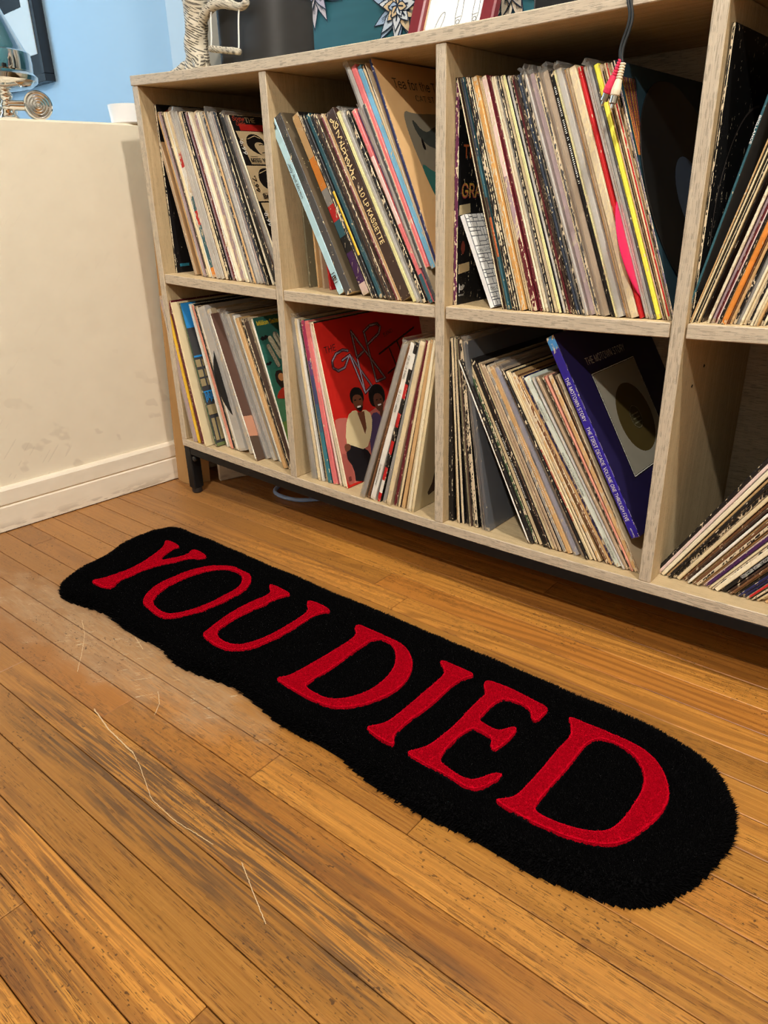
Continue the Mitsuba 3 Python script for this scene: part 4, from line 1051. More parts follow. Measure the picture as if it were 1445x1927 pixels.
rows = []
for line in RECORDS.strip().split("\n"):
    f = line.split()
    rows.append((f[0], *map(float, f[1:6]), f[6], f[7:]))
count, RK = {}, {}
for i, (bay, x, lean, t, y, lift, look, fl) in enumerate(rows):
    # never thicker than the room between this sleeve and the next one of its run
    nxt = rows[i + 1] if i + 1 < len(rows) else None
    if nxt and nxt[0] == bay and abs(nxt[2] - lean) < 0.15 and nxt[4] <= y + 0.004:
        gb = (nxt[1] - x) * math.cos(lean)
        gt = gb + S * math.sin(nxt[2] - lean)
        lim_ = 0.55 * min(gb, gt) + 0.45 * max(gb, gt) - 0.0001 if min(gb, gt) > 0.0006 else min(gb, gt)
        t = max(0.0012, min(t, lim_)) if lim_ > 0.0008 else 0.0012
    elif nxt and nxt[0] == bay and nxt[4] > y + 0.004 and look != "CASE":
        t = min(t, 0.0045)
    place = bay[:2]
    count[place] = count.get(place, 0) + 1
    r = Rec(bay, x, lean, t, y, lift)
    jit = np.random.default_rng(1000 + i)
    if not look.isupper() or look in ("ORG",):
        r.o = r.o + [0, float(jit.uniform(-0.003, 0.005)), 0]
    sp, cv, words = SPECIAL[look] if look in SPECIAL else (look, None, None)
    spine, cname = PAL[sp]
    if cv:
        cover = PAL[cv][0]
    else:
        cover = (np.array(spine) * 0.7, srgb(30, 28, 28), srgb(190, 170, 140), srgb(90, 70, 60), np.array(spine) * 0.9)[int(jit.integers(5))]
    if i == 0:
        cover = srgb(172, 136, 96)
    worn = "W" in fl, "w" in fl
    wear = 0.66 if worn[0] else 0.44 if worn[1] else 0.16 if look in ("bk", "dk", "mr", "nv", "db") else 0.10
    if words is None:
        words = ("badly worn " if worn[0] else "scuffed " if worn[1] else "") + cname + " sleeve" + (" in film" if "p" in fl else "")
    pl_ = BAYNAME[place]
    lean_w = "leaning " if place in ("U1", "U2", "U3", "U4") else ""
    if look in SPECIAL and look not in ("BKT", "BKT2"):
        label = f"{words}, {pl_}"
    else:
        label = f"{words}, {ordinal(count[place])} {lean_w}from left, {pl_}"
    key = thing("vinyl_record", label, "record", "records standing in the shelf")
    bands = None
    if look == "OBI":
        bands = [(0.28, PAL["cr"][0]), (0.36, PAL["rd"][0]), (0.46, PAL["wh"][0]), (0.56, PAL["tl"][0]), (0.70, PAL["rd"][0]), (0.92, PAL["tl"][0]), (1, PAL["or"][0])]
    if look == "COMIC":
        bands = [(0.22, PAL["tn"][0]), (0.30, PAL["or"][0]), (0.34, PAL["rd"][0]), (0.40, PAL["or"][0]), (0.47, PAL["gy"][0]), (0.53, PAL["nv"][0]), (0.60, PAL["rd"][0]), (0.68, PAL["tl"][0]), (0.74, PAL["bk"][0]), (0.80, PAL["sg"][0]), (0.9, PAL["pr"][0]), (1, PAL["pp"][0])]
    if look == "TY":
        bands = [(0.45, PAL["bk"][0]), (0.74, PAL["ye"][0]), (1, PAL["bk"][0])]
    if look == "GRAD":
        bands = [(0.22, srgb(160, 40, 84)), (0.36, srgb(96, 60, 110)), (0.52, srgb(62, 66, 108)), (0.66, srgb(56, 92, 118)), (1, srgb(52, 118, 134))]
    if look == "PP":
        bands = [(0.45, PAL["pp"][0]), (0.7, PAL["mv"][0]), (1, PAL["mr"][0])]
    if look == "PPK":
        bands = [(0.25, PAL["pk"][0]), (0.55, PAL["pp"][0]), (0.85, PAL["pk"][0]), (1, PAL["tl"][0])]
    if look == "ART":
        bands = [(0.3, PAL["db"][0]), (0.48, PAL["tl"][0]), (0.62, PAL["dk"][0]), (0.76, srgb(176, 92, 50)), (1, PAL["tl"][0])]
    if look == "MAN":
        wear = 0.05
    if look == "MOT":
        wear = 0.04; bands = [(0.075, srgb(70, 140, 200)), (1, spine)]
    if look == "RDOT":
        wear = 0.2; bands = [(q / 18, (PAL["rd"][0], PAL["bk"][0], PAL["wh"][0])[q % 3]) for q in range(1, 19)]
    if look in ("BOX", "MONK", "TEAL", "KAS", "CASE"):
        wear = 0.06
    mesh, col, uv = sleeve_mesh(r, spine, cover, np.array(cover) * 0.8, srgb(206, 186, 148) if sp != "bk" else srgb(150, 130, 100), wear, i, bands)
    obj("sleeve", mesh, "sleeve", key, color=col, uv=uv)
    if "p" in fl or look == "BLU":
        obj("plastic_cover", film_mesh(r, 50 + i), "hazy_film", key, label="clear plastic cover")
    RK.setdefault(look, []).append((key, r))

def one(look):
    return RK[look][0]
W_ = srgb(238, 236, 230); K_ = srgb(18, 16, 16); CREAM = srgb(232, 205, 150)
# -- spine lettering, read from the top down
def down(look, items, name="lettering", bsdf="print_ink"):
    key, r = one(look)
    pr = r.spine()
    for s, start, height, colour, kw in items:
        pr.text(s, start, r.t * 0.5 - height * 0.5, height, colour, **kw)
    pr.build(name, key, label="spine lettering")
    return key, r
down("MOT", [("STEREO", 0.010, 0.0028, W_, {}), ("THE MOTOWN STORY", 0.063, 0.0058, W_, dict(sx=0.80)), ("THE FIRST DECADE", 0.140, 0.0058, W_, dict(sx=0.80)), ("VOLUME ONE THROUGH FIVE", 0.203, 0.0058, W_, dict(sx=0.74)), ("MOTOWN", 0.299, 0.0022, W_, {})])
down("MONK", [("THELONIOUS MONK", 0.040, 0.0030, K_, dict(sx=0.8)), ("WHO'S AFRAID OF THE BIG BAND MONK?", 0.125, 0.0030, K_, dict(sx=0.86)), ("COLUMBIA STEREO", 0.266, 0.0028, K_, {})])
down("MAN", [("PIECES OF A MAN", 0.022, 0.0044, K_, dict(sx=0.8)), ("GIL SCOTT-HERON", 0.085, 0.0044, K_, dict(sx=0.75)), ("FLYING DUTCHMAN", 0.236, 0.0034, K_, {})])
down("KAS", [("10 LP KASSETTE", 0.128, 0.0088, CREAM, dict(sx=0.95, bold=True))])
down("TEAL", [("BRILLANCE", 0.085, 0.0022, W_, dict(sx=1.7, bold=True))])
down("DEF", [("DEF JAM/COLUMBIA RECORDS", 0.215, 0.0042, W_, dict(sx=0.75))])
down("NVT", [("PRINTED IN U.S.A.", 0.235, 0.0030, W_, {})])
# the script on the dark case, as strokes
key, r = one("KAS")
pr = r.spine()
strokes = [[(200, 160), (160, 155), (140, 125), (155, 105), (190, 130), (215, 170), (235, 140)], [(235, 140), (205, 205), (225, 250), (260, 235), (250, 200), (280, 160)], [(260, 170), (320, 215), (300, 250), (240, 270)],
           [(265, 345), (320, 295), (330, 350), (300, 410), (380, 405)], [(395, 420), (370, 440)], [(330, 495), (390, 490)], [(370, 470), (358, 548), (440, 520)], [(385, 545), (360, 570), (370, 610), (430, 580), (470, 640), (450, 670), (390, 625)],
           [(420, 690), (450, 660), (500, 720), (440, 755)], [(445, 790), (480, 740), (540, 800), (520, 860), (480, 830), (500, 780)], [(480, 870), (540, 890), (590, 870), (540, 920), (550, 960)], [(540, 960), (600, 960), (620, 1010), (560, 1040), (630, 945)],
           [(585, 1060), (610, 1110)], [(660, 1100), (620, 1060), (590, 1100)]]
c, s_ = math.cos(math.radians(63.5)), math.sin(math.radians(63.5))
for st_ in strokes:
    q = np.array(st_, float) - [190, 130]
    al, ac = q[:, 0] * (1 - s_) * 0 + (q[:, 0] * c + q[:, 1] * s_), (q[:, 0] * s_ - q[:, 1] * c)
    pr.line(np.c_[0.016 + al * 0.0960 / 1080, np.clip(r.t * 0.52 + ac * 0.0098 / 100, 0.0015, r.t - 0.0015)], 0.0017, CREAM)
pr.build("script", key, label="flowing cream script on the spine")
key, r = one("BOX")
pr = r.spine(); m = r.t / 2
pr.text("Jelly Roll Morton", 0.082, m - 0.0026, 0.0060, K_, sx=0.95, shear=0.35)
for q in (0.006, 0.011, 0.017):
    pr.line([(q, m - 0.004), (q + 0.006, m), (q + 0.002, m + 0.004), (q + 0.008, m + 0.003)], 0.0015, K_)
pr.add(sbox(0.283, m - 0.0042, 0.291, m + 0.0042), K_); pr.text("LCI", 0.2845, m - 0.0020, 0.0045, W_)
pr.line([(0.279, m - 0.004), (0.279, m + 0.004)], 0.0012, K_); pr.line([(0.295, m - 0.003), (0.295, m + 0.003)], 0.0014, K_)
pr.build("lettering", key, label="dark script and emblem on the pale blue spine")
# the box set's top, in grey card
for look, words in (("BOX", "grey top of the box"),):
    mm = trimesh.Trimesh(r.P([(0.0, 0.002, S + 0.0004), (r.t, 0.002, S + 0.0004), (r.t, r.depth, S + 0.0004), (0, r.depth, S + 0.0004)]), [[0, 1, 2], [0, 2, 3]], process=False)
    obj("box_lid", mm, "beige_card", key, label=words)
for look, ht, col, lo, step in (("BKT", 0.0030, W_, 0.02, 0.0), ("REDT", 0.0030, srgb(190, 40, 40), 0.13, 0.0)):
    key, r = one(look); pr = r.spine()
    g = np.random.default_rng(len(look))
    q = lo
    while q < lo + 0.12:                                              # lettering too small to read: short upright marks
        w = g.uniform(0.0010, 0.0022); pr.add(sbox(q, r.t / 2 - ht / 2 * 0.8, q + w * 0.6, r.t / 2 + ht / 2 * 0.8), col, up=False); q += w + (0.004 if g.random() < 0.15 else 0.0006)
    pr.build("lettering", key)
for look in ("BKT2", "TANT", "ATL"):
    key, r = one(look); pr = r.spine(); g = np.random.default_rng(ord(look[0])); q = 0.10
    col = K_ if look == "ATL" else W_
    while q < 0.25:
        w = g.uniform(0.0010, 0.0022); pr.add(sbox(q, r.t / 2 - 0.0011, q + w * 0.6, r.t / 2 + 0.0011), col, up=False); q += w + (0.004 if g.random() < 0.15 else 0.0006)
    pr.build("lettering", key)

# -- covers in view
SKIN, SKIN2 = srgb(112, 66, 46), srgb(92, 54, 40)
key, r = one("GAP")
pr = r.face()
RED = srgb(196, 34, 26); SLV = srgb(196, 186, 206); DKR = srgb(52, 14, 20)
pr.add(sbox(0, 0, S, S), RED)
G_ = [(0.075, 0.253), (0.062, 0.257), (0.042, 0.253), (0.028, 0.241), (0.027, 0.229), (0.039, 0.221), (0.058, 0.224), (0.078, 0.245), (0.055, 0.238)]
lets = [G_, [(0.094, 0.287), (0.101, 0.166), (0.078, 0.245)], [(0.094, 0.287), (0.167, 0.183), (0.139, 0.181)], [(0.099, 0.237), (0.122, 0.246)], [(0.078, 0.245), (0.123, 0.176), (0.101, 0.166)],
        [(0.130, 0.281), (0.139, 0.181)], [(0.130, 0.281), (0.150, 0.29), (0.173, 0.291), (0.180, 0.283), (0.172, 0.271), (0.134, 0.256)]]
for q in lets:
    pr.line(q, 0.0062, DKR)
for q in lets:
    pr.line(q, 0.0030, SLV)
for q in ([(0.163, 0.232), (0.286, 0.267)], [(0.196, 0.238), (0.209, 0.198)], [(0.224, 0.247), (0.238, 0.207)], [(0.246, 0.255), (0.262, 0.216)], [(0.178, 0.19), (0.29, 0.222)]):
    pr.line(q, 0.0036, DKR)
pr.text("THE", 0.013, 0.257, 0.0125, DKR, ang=0.06, sx=0.95)
pr.text("BAND", 0.186, 0.262, 0.008, DKR, ang=0.20)
SOFA = srgb(190, 104, 92)
pr.add(Polygon(chaikin([(0.0, 0.133), (0.013, 0.136), (0.037, 0.131), (0.060, 0.120), (0.109, 0.128), (0.154, 0.141), (0.180, 0.14), (0.30, 0.13), (0.30, 0.0), (0.02, 0.0), (0.0, 0.02)], 1)), SOFA)
pr.add(Polygon(chaikin([(0.0, 0.071), (0.016, 0.064), (0.026, 0.017), (0.020, 0.004), (0.0, 0.006)], 1)), srgb(170, 88, 78))
pr.add(chaikin([(0.106, 0.162), (0.118, 0.174), (0.133, 0.178), (0.150, 0.172), (0.158, 0.157), (0.152, 0.134), (0.111, 0.132)]), K_)
pr.add(chaikin([(0.121, 0.160), (0.145, 0.157), (0.149, 0.135), (0.136, 0.116), (0.118, 0.135)]), SKIN2)
pr.add(chaikin([(0.118, 0.127), (0.094, 0.112), (0.084, 0.057), (0.081, 0.020), (0.20, 0.02), (0.17, 0.09), (0.150, 0.118), (0.136, 0.108)], 1), srgb(78, 62, 96))
pr.add(chaikin([(0.127, 0.124), (0.146, 0.122), (0.140, 0.090)], 1), SKIN2)
pr.add(sbox(0.129, 0.1335, 0.139, 0.1365), W_); pr.add(sbox(0.126, 0.145, 0.131, 0.147), K_); pr.add(sbox(0.138, 0.144, 0.143, 0.146), K_)
pr.add(chaikin([(0.026, 0.083), (0.071, 0.062), (0.085, 0.036), (0.12, 0.02), (0.12, 0.0), (0.024, 0.0), (0.027, 0.034), (0.011, 0.061)], 1), srgb(22, 20, 24))
pr.add(chaikin([(0.061, 0.143), (0.035, 0.134), (0.017, 0.085), (0.034, 0.077), (0.071, 0.057), (0.095, 0.085), (0.107, 0.121), (0.087, 0.138), (0.072, 0.130)], 1), srgb(226, 206, 160))
pr.add([(0.066, 0.134), (0.086, 0.133), (0.083, 0.100), (0.076, 0.089)], SKIN)
pr.add(chaikin([(0.012, 0.084), (0.028, 0.083), (0.030, 0.072), (0.014, 0.068)], 1), SKIN)
pr.add(chaikin([(0.053, 0.170), (0.060, 0.180), (0.073, 0.184), (0.088, 0.178), (0.093, 0.164), (0.089, 0.150), (0.056, 0.152)]), K_)
pr.add(chaikin([(0.060, 0.170), (0.085, 0.167), (0.088, 0.148), (0.074, 0.133), (0.059, 0.149)]), SKIN)
pr.add(chaikin([(0.062, 0.146), (0.086, 0.146), (0.076, 0.132)], 1), srgb(30, 18, 16))
pr.add(sbox(0.068, 0.143, 0.079, 0.1465), W_); pr.add(sbox(0.063, 0.158, 0.069, 0.160), K_); pr.add(sbox(0.077, 0.157, 0.083, 0.159), K_)
pr.add(sbox(0.006, 0.014, 0.013, 0.021), srgb(110, 50, 46))
pr.build("cover_print", key, label="red cover with thin silver lettering and two men seated on a pink sofa")

key, r = one("MOT")
pr = r.face()
pr.add(sbox(0, 0, S, S), srgb(26, 20, 60))
GR = srgb(150, 146, 132)
pr.add(sbox(0.056, 0.074, 0.214, 0.244), K_); pr.add(sbox(0.058, 0.076, 0.212, 0.242), W_); pr.add(sbox(0.0592, 0.0772, 0.2108, 0.2408), K_); pr.add(sbox(0.0600, 0.0780, 0.2100, 0.2400), GR)
pr.add(Point(0.137, 0.154).buffer(0.056, quad_segs=24), srgb(74, 62, 30)); pr.add(Point(0.137, 0.154).buffer(0.020, quad_segs=16), srgb(60, 54, 32))
pr.line(list(Point(0.137, 0.154).buffer(0.018).exterior.coords), 0.0010, srgb(110, 104, 84))
for q in (0.145, 0.152, 0.159):
    pr.line([(0.126, q), (0.148, q)], 0.0022, srgb(112, 108, 88))
pr.text("THE MOTOWN STORY", 0.055, 0.256, 0.0115, srgb(190, 186, 180), sx=0.82)
pr.build("cover_print", key, label="dark cover with an olive disc on a grey square")
lt = []
for q in range(14):
    h0 = 0.01 + q * 0.021; lt.append((h0, h0 + np.random.default_rng(q).uniform(0.006, 0.018)))
pe = Print(r.o + r.rt * r.t, r.up, r.y, r.rt)
for h0, h1 in lt:
    pe.add(sbox(h0, 0.0004, h1, 0.0016), srgb(170, 160, 190), up=False)
pe.build("worn_edge", key)

key, r = one("TEA")
pr = r.face()
TAN = srgb(206, 166, 116)
pr.add(sbox(0, 0, S, S), TAN)
pr.text("Tea for the T", 0.034, 0.275, 0.0150, srgb(58, 40, 26), sx=0.88)
pr.text("CAT ST", 0.080, 0.258, 0.0092, srgb(58, 40, 26), sx=1.1)
pr.add(chaikin([(0.036, 0.243), (0.063, 0.237), (0.118, 0.240), (0.28, 0.24), (0.28, 0.05), (0.070, 0.06), (0.049, 0.110), (0.039, 0.162), (0.033, 0.203)]), srgb(120, 112, 96))
pr.add(chaikin([(0.050, 0.235), (0.075, 0.205), (0.11, 0.222), (0.2, 0.23), (0.2, 0.19), (0.09, 0.18), (0.055, 0.20)]), srgb(52, 56, 52))
pr.add(chaikin([(0.037, 0.166), (0.068, 0.145), (0.14, 0.13), (0.14, 0.06), (0.070, 0.064), (0.049, 0.110)]), srgb(46, 96, 88))
pr.add(chaikin([(0.060, 0.20), (0.064, 0.20), (0.066, 0.182), (0.058, 0.182)], 1), K_)
pr.build("cover_print", key, label="tan cover with dark lettering above a muted landscape")

key, r = one("SOME")
pr = r.face()
BG = srgb(206, 182, 142)
pr.add(sbox(0, 0, S, S), srgb(20, 18, 18))
pr.add(sbox(0.016, 0.287, 0.3, 0.299), srgb(176, 34, 30))
pr.text("Some", 0.004, 0.3045, 0.0078, srgb(190, 70, 50), shear=0.3); pr.text("Girls", 0.009, 0.2955, 0.0078, srgb(190, 70, 50), shear=0.3)
pr.text("THE", 0.034, 0.302, 0.009, srgb(176, 160, 130), bold=True)
for i_, (h0, h1) in enumerate(((0.226, 0.286), (0.158, 0.223), (0.088, 0.155))):
    pr.add([(0.010 + (0.006 if i_ != 1 else -0.004), h0), (0.30, h0), (0.30, h1), (0.004, h1)] if i_ != 1 else [(0.0, h0), (0.30, h0), (0.30, h1), (0.0, h1)], BG)
    for k_ in range(3):
        cx = 0.040 + 0.085 * k_
        hair = chaikin([(cx - 0.022, h0 + 0.030), (cx - 0.016, h1 - 0.008), (cx + 0.006, h1 - 0.003), (cx + 0.024, h1 - 0.014), (cx + 0.028, h0 + 0.024), (cx + 0.010, h0 + 0.014)])
        pr.add(hair, K_)
        pr.add(chaikin([(cx - 0.006, h0 + 0.034), (cx + 0.006, h1 - 0.018), (cx + 0.022, h1 - 0.022), (cx + 0.023, h0 + 0.022), (cx + 0.010, h0 + 0.012)]), srgb(196, 172, 134))
        for s_ in (0.012, 0.02):
            pr.line([(cx + s_ - 0.003, h0 + 0.036), (cx + s_ + 0.003, h0 + 0.0365)], 0.0016, K_)
        pr.line([(cx + 0.011, h0 + 0.021), (cx + 0.019, h0 + 0.0215)], 0.0018, K_)
        pr.line([(cx - 0.014, h1 - 0.014), (cx + 0.004, h1 - 0.008), (cx + 0.016, h1 - 0.012)], 0.0014, BG)
    for q in range(3):
        pr.line([(0.018, h0 + 0.006 + 0.004 * q), (0.036, h0 + 0.006 + 0.004 * q)], 0.0006, srgb(90, 76, 60), up=False)
pr.text("MISS YOU", 0.014, 0.2285, 0.0072, K_, bold=True)
pr.text("Ben", 0.014, 0.162, 0.0090, K_, bold=True)
for s_, h, colr in (("'6.99", 0.272, W_), ("'7.99", 0.205, K_), ("'8.99", 0.141, W_)):
    pr.text(s_, 0.003, h, 0.0088, colr, ang=-math.pi / 2, bold=True)
pr.build("cover_print", key, label="newsprint style cover with prices and sketched heads")

key, r = one("GRN")
pr = r.face()
for q, cc in enumerate(((126, 136, 44), (104, 134, 66), (74, 126, 90), (48, 106, 88), (40, 92, 80), (36, 82, 72))):
    pr.add(sbox(0, q * S / 6, S, (q + 1) * S / 6), srgb(*cc), up=False)
pr.h += 0.0002
pr.text("Million Seller", 0.006, 0.299, 0.0085, srgb(214, 190, 40), bold=True, sx=0.85)
def bat(x, z, s):
    pr.add([(x - s, z + 0.1 * s), (x - 0.3 * s, z + 0.5 * s), (x, z + 0.25 * s), (x + 0.3 * s, z + 0.6 * s), (x + s, z + 0.3 * s), (x + 0.5 * s, z), (x + 0.2 * s, z - 0.3 * s), (x, z - 0.1 * s), (x - 0.4 * s, z - 0.3 * s)], K_)
bat(0.016, 0.272, 0.012); bat(0.009, 0.222, 0.009)
for p0, p1, w in (((0.020, 0.256), (0.032, 0.217), 0.010), ((0.030, 0.270), (0.044, 0.232), 0.012), ((0.046, 0.275), (0.056, 0.240), 0.014)):
    pr.line([p0, p1], w + 0.0016, K_); pr.line([p0, p1], w, srgb(206, 196, 166))
pr.add(chaikin([(0.016, 0.206), (0.040, 0.206), (0.046, 0.150), (0.014, 0.178)], 1), srgb(40, 30, 26)); pr.add(Point(0.030, 0.192).buffer(0.008), srgb(196, 134, 84))
pr.add(chaikin([(0.002, 0.154), (0.018, 0.170), (0.04, 0.172), (0.04, 0.146), (0.016, 0.150)], 1), srgb(178, 50, 36))
pr.add(Point(0.030, 0.122).buffer(0.012), srgb(176, 150, 130)); pr.add(Point(0.034, 0.092).buffer(0.010), srgb(214, 190, 40))
pr.build("cover_print", key, label="green comic cover with black bats and yellow lettering")

key, r = one("BRN")
pr = r.face()
pr.add(sbox(0, 0, S, S), srgb(92, 66, 56)); pr.add([(0, 0.098), (0.05, 0.092), (0.05, 0.045), (0, 0.048)], srgb(196, 140, 112)); pr.add([(0, 0.0), (0.05, 0.0), (0.05, 0.045), (0, 0.055)], srgb(84, 66, 54))
pr.build("cover_print", key, label="brown cover with a salmon patch")
key, r = one("VID")
pr = r.face()
pr.add(sbox(0, 0, S, S), srgb(58, 58, 60)); BL = srgb(40, 132, 200); TB = srgb(152, 136, 100)
pr.add(sbox(0, 0.262, 0.04, S), BL); pr.add(sbox(0, 0.199, 0.04, 0.203), BL)
for h in (0.178, 0.156, 0.136):
    pr.add(sbox(0.001, h, 0.014, h + 0.016), TB); pr.add(sbox(0.018, h, 0.032, h + 0.016), TB)
pr.add(sbox(0.001, 0.122, 0.03, 0.125), BL)
for q in range(6):
    pr.add(sbox(0.003 + 0.004 * q, 0.100 + 0.004 * (q % 3), 0.0055 + 0.004 * q, 0.122 - 0.003 * (q % 2)), BL, up=False)
pr.add(sbox(0.001, 0.072, 0.03, 0.094), TB); pr.add(sbox(0.003, 0.014, 0.012, 0.064), TB); pr.add(sbox(0.016, 0.014, 0.03, 0.064), TB); pr.add(sbox(0, 0.0, 0.04, 0.008), srgb(110, 118, 74))
pr.build("cover_print", key, label="blocky blue and tan cover on black")
key, r = one("CASE")
pr = r.face(); g = np.random.default_rng(4)
pr.add(sbox(0, 0, S, S), srgb(96, 84, 66))
for q in range(26):
    x_, h_ = g.uniform(0.002, 0.05), S - abs(g.normal(0, 0.10)) % S; pr.add(Point(x_, h_).buffer(g.uniform(0.0005, 0.0014), quad_segs=2), srgb(206, 190, 150), up=False)
pr.build("cover_print", key, label="speckled taupe cover")
key, r = one("CASE"); pr = r.spine()
for q in range(18):
    pr.add(sbox(0.035 + q * 0.0045, r.t * 0.3, 0.037 + q * 0.0045, r.t * 0.7), srgb(58, 66, 62), up=False)
pr.build("embossing", key)
key, r = one("OL")
pr = r.face()
pr.add(sbox(0, 0, S, S), srgb(176, 162, 128))
pr.add(chaikin([(0.03, 0.02), (0.05, 0.055), (0.04, 0.10), (0.06, 0.16), (0.09, 0.18), (0.3, 0.18), (0.3, 0.03), (0.12, 0.024), (0.07, 0.03)], 1), srgb(60, 44, 34))
pr.build("cover_print", key, label="pale cover with a torn brown patch")

# -- discs sliding out of their sleeves
key, r = one("DISC")
obj("disc", disc_mesh(r, 0.1335, 0.1515, 0.1507, r.t * 0.5), "vinyl", key, label="bare black vinyl disc")
key, r = one("REDP")
scene["pink_vinyl"] = principled(srgb(226, 32, 92), 0.25, spec=0.5)
obj("disc", disc_mesh(r, 0.067, 0.0878, 0.0872, r.t + 0.0006), "pink_vinyl", key, label="hot pink disc")
key, r = one("PURP")
t = thing("vinyl_disc", "bare black vinyl disc with a slate label leaning in the cubby behind the plugs", "record")
obj("disc", disc_mesh(r, 0.150, 0.1512, 0.1507, r.t + 0.0012), "vinyl", t)
pr = r.face(r.t + 0.0012 + 0.0018); pr.clip = None
pr.add(Point(0.150, 0.1512).buffer(0.052, quad_segs=24).difference(Point(0.150, 0.1512).buffer(0.0036)), srgb(50, 58, 70))
pr.add([(0.135, 0.12), (0.150, 0.135), (0.165, 0.12), (0.15, 0.108)], srgb(110, 70, 34))
pr.build("disc_label", t, label="slate grey centre label")
key, r = one("PURP")
pr = r.face()
pr.add(sbox(0, 0, S, S), srgb(30, 52, 62))
for q in range(8):
    pr.line([(0.006 + q * 0.0022, 0.205), (0.010 + q * 0.0052, 0.296)], 0.0019, srgb(*((214, 150, 44), (190, 84, 40), (206, 128, 40), (150, 60, 60))[q % 4]))
pr.build("cover_print", key, label="dark cover with orange and yellow streaks")

# -- records that stand by themselves
def single(bay, x, lean, t, y, spine, cover, label, wear=0.3, size=S, depth=None, seed=900, bands=None):
    r = Rec(bay, x, lean, t, y, 0.0, size, depth)
    key = thing("vinyl_record", label, "record", "records standing in the shelf")
    mesh, col, uv = sleeve_mesh(r, spine, cover, cover, srgb(190, 168, 128), wear, seed, bands)
    obj("sleeve", mesh, "sleeve", key, color=col, uv=uv)
    return key, r
key, r = single("U1", 0.0192, 0.004, 0.0042, 0.030, K_, srgb(14, 12, 14), "tall black record sleeve standing upright against the shelf's side next to the half wall", 0.5, seed=901)
pr = r.face()
pr.add(Point(0.036, 0.286).buffer(0.0230), srgb(170, 30, 30)); pr.add(Point(0.036, 0.286).buffer(0.0215), srgb(206, 172, 138)); pr.text("ALONE", 0.0200, 0.280, 0.0075, K_, bold=True)
pr.add(sbox(0.010, 0.012, 0.034, 0.018), srgb(40, 110, 130))
for q in range(5):
    pr.add(Point(0.03 + 0.01 * q, 0.10 + 0.02 * q).buffer(0.008), srgb(58, 14, 22), up=False)
pr.build("cover_print", key, label="black cover with a round beige badge")
key, r = single("U1", 0.0242, -0.03, 0.003, 0.10, srgb(150, 138, 110), srgb(140, 126, 98), "drab olive record sleeve set back behind the first leaning sleeves", 0.2, size=0.285, seed=902)
key, r = single("U3", 0.7403, 0.000, 0.0068, 0.022, srgb(92, 40, 72), srgb(18, 17, 18), "purple spined record sleeve with a black cover upright at the cubby's left", 0.45, size=0.305, seed=903)
pr = r.face()
YEL = srgb(206, 172, 70)
pr.text("THE", 0.012, 0.205, 0.017, srgb(170, 84, 40), bold=True); pr.text("GRA", 0.0075, 0.1515, 0.0190, srgb(150, 40, 70), bold=True); pr.text("GRA", 0.0085, 0.1525, 0.0185, YEL, bold=True)
for h in (0.128, 0.045):
    pr.add([(0.003, h), (0.034, h + 0.003), (0.033, h + 0.016), (0.004, h + 0.014)], srgb(190, 170, 130))
for q in (0.0085, 0.0062, 0.0039):
    pr.line(list(Point(0.012, 0.030).buffer(q).exterior.coords)[3:26], 0.0011, W_)
pr.line([(0.0065, 0.030), (0.0065, 0.018)], 0.0016, W_)
pr.text("PICKWICK", 0.004, 0.0125, 0.0026, W_, sx=0.8)
pr.add(chaikin([(0.008, 0.085), (0.016, 0.095), (0.022, 0.082), (0.014, 0.070)], 1), srgb(110, 50, 40))
pr.build("cover_print", key, label="black cover with yellow lettering and pale tape")
key, r = single("U4", 1.1035, 0.006, 0.0030, 0.012, K_, srgb(10, 10, 11), "worn black record sleeve standing upright against the divider", 0.5, seed=904)
pr = r.face(); pr.line([(0.14 + 0.118 * math.cos(a), 0.118 + 0.125 * math.sin(a)) for a in np.linspace(1.6, 3.9, 30)], 0.0030, srgb(74, 66, 62)); pr.build("cover_print", key, label="black cover with a thin grey arc")
for x, ln, t, y, c_, h, cn in ((0.393, -0.05, 0.004, 0.055, "ol", 0.150, "grey green"), (0.409, -0.06, 0.004, 0.062, "tn", 0.125, "tan"), (0.424, -0.08, 0.005, 0.060, "tp", 0.110, "beige"), (0.441, -0.12, 0.005, 0.064, "or", 0.105, "orange"), (0.449, -0.13, 0.004, 0.052, "rd", 0.090, "red")):
    single("U2", x, ln, t, y, PAL[c_][0], PAL[c_][0], f"small {cn} record sleeve standing in the gap under the leaning pale blue box", 0.12, size=0.178, depth=0.178, seed=910 + int(x * 100))

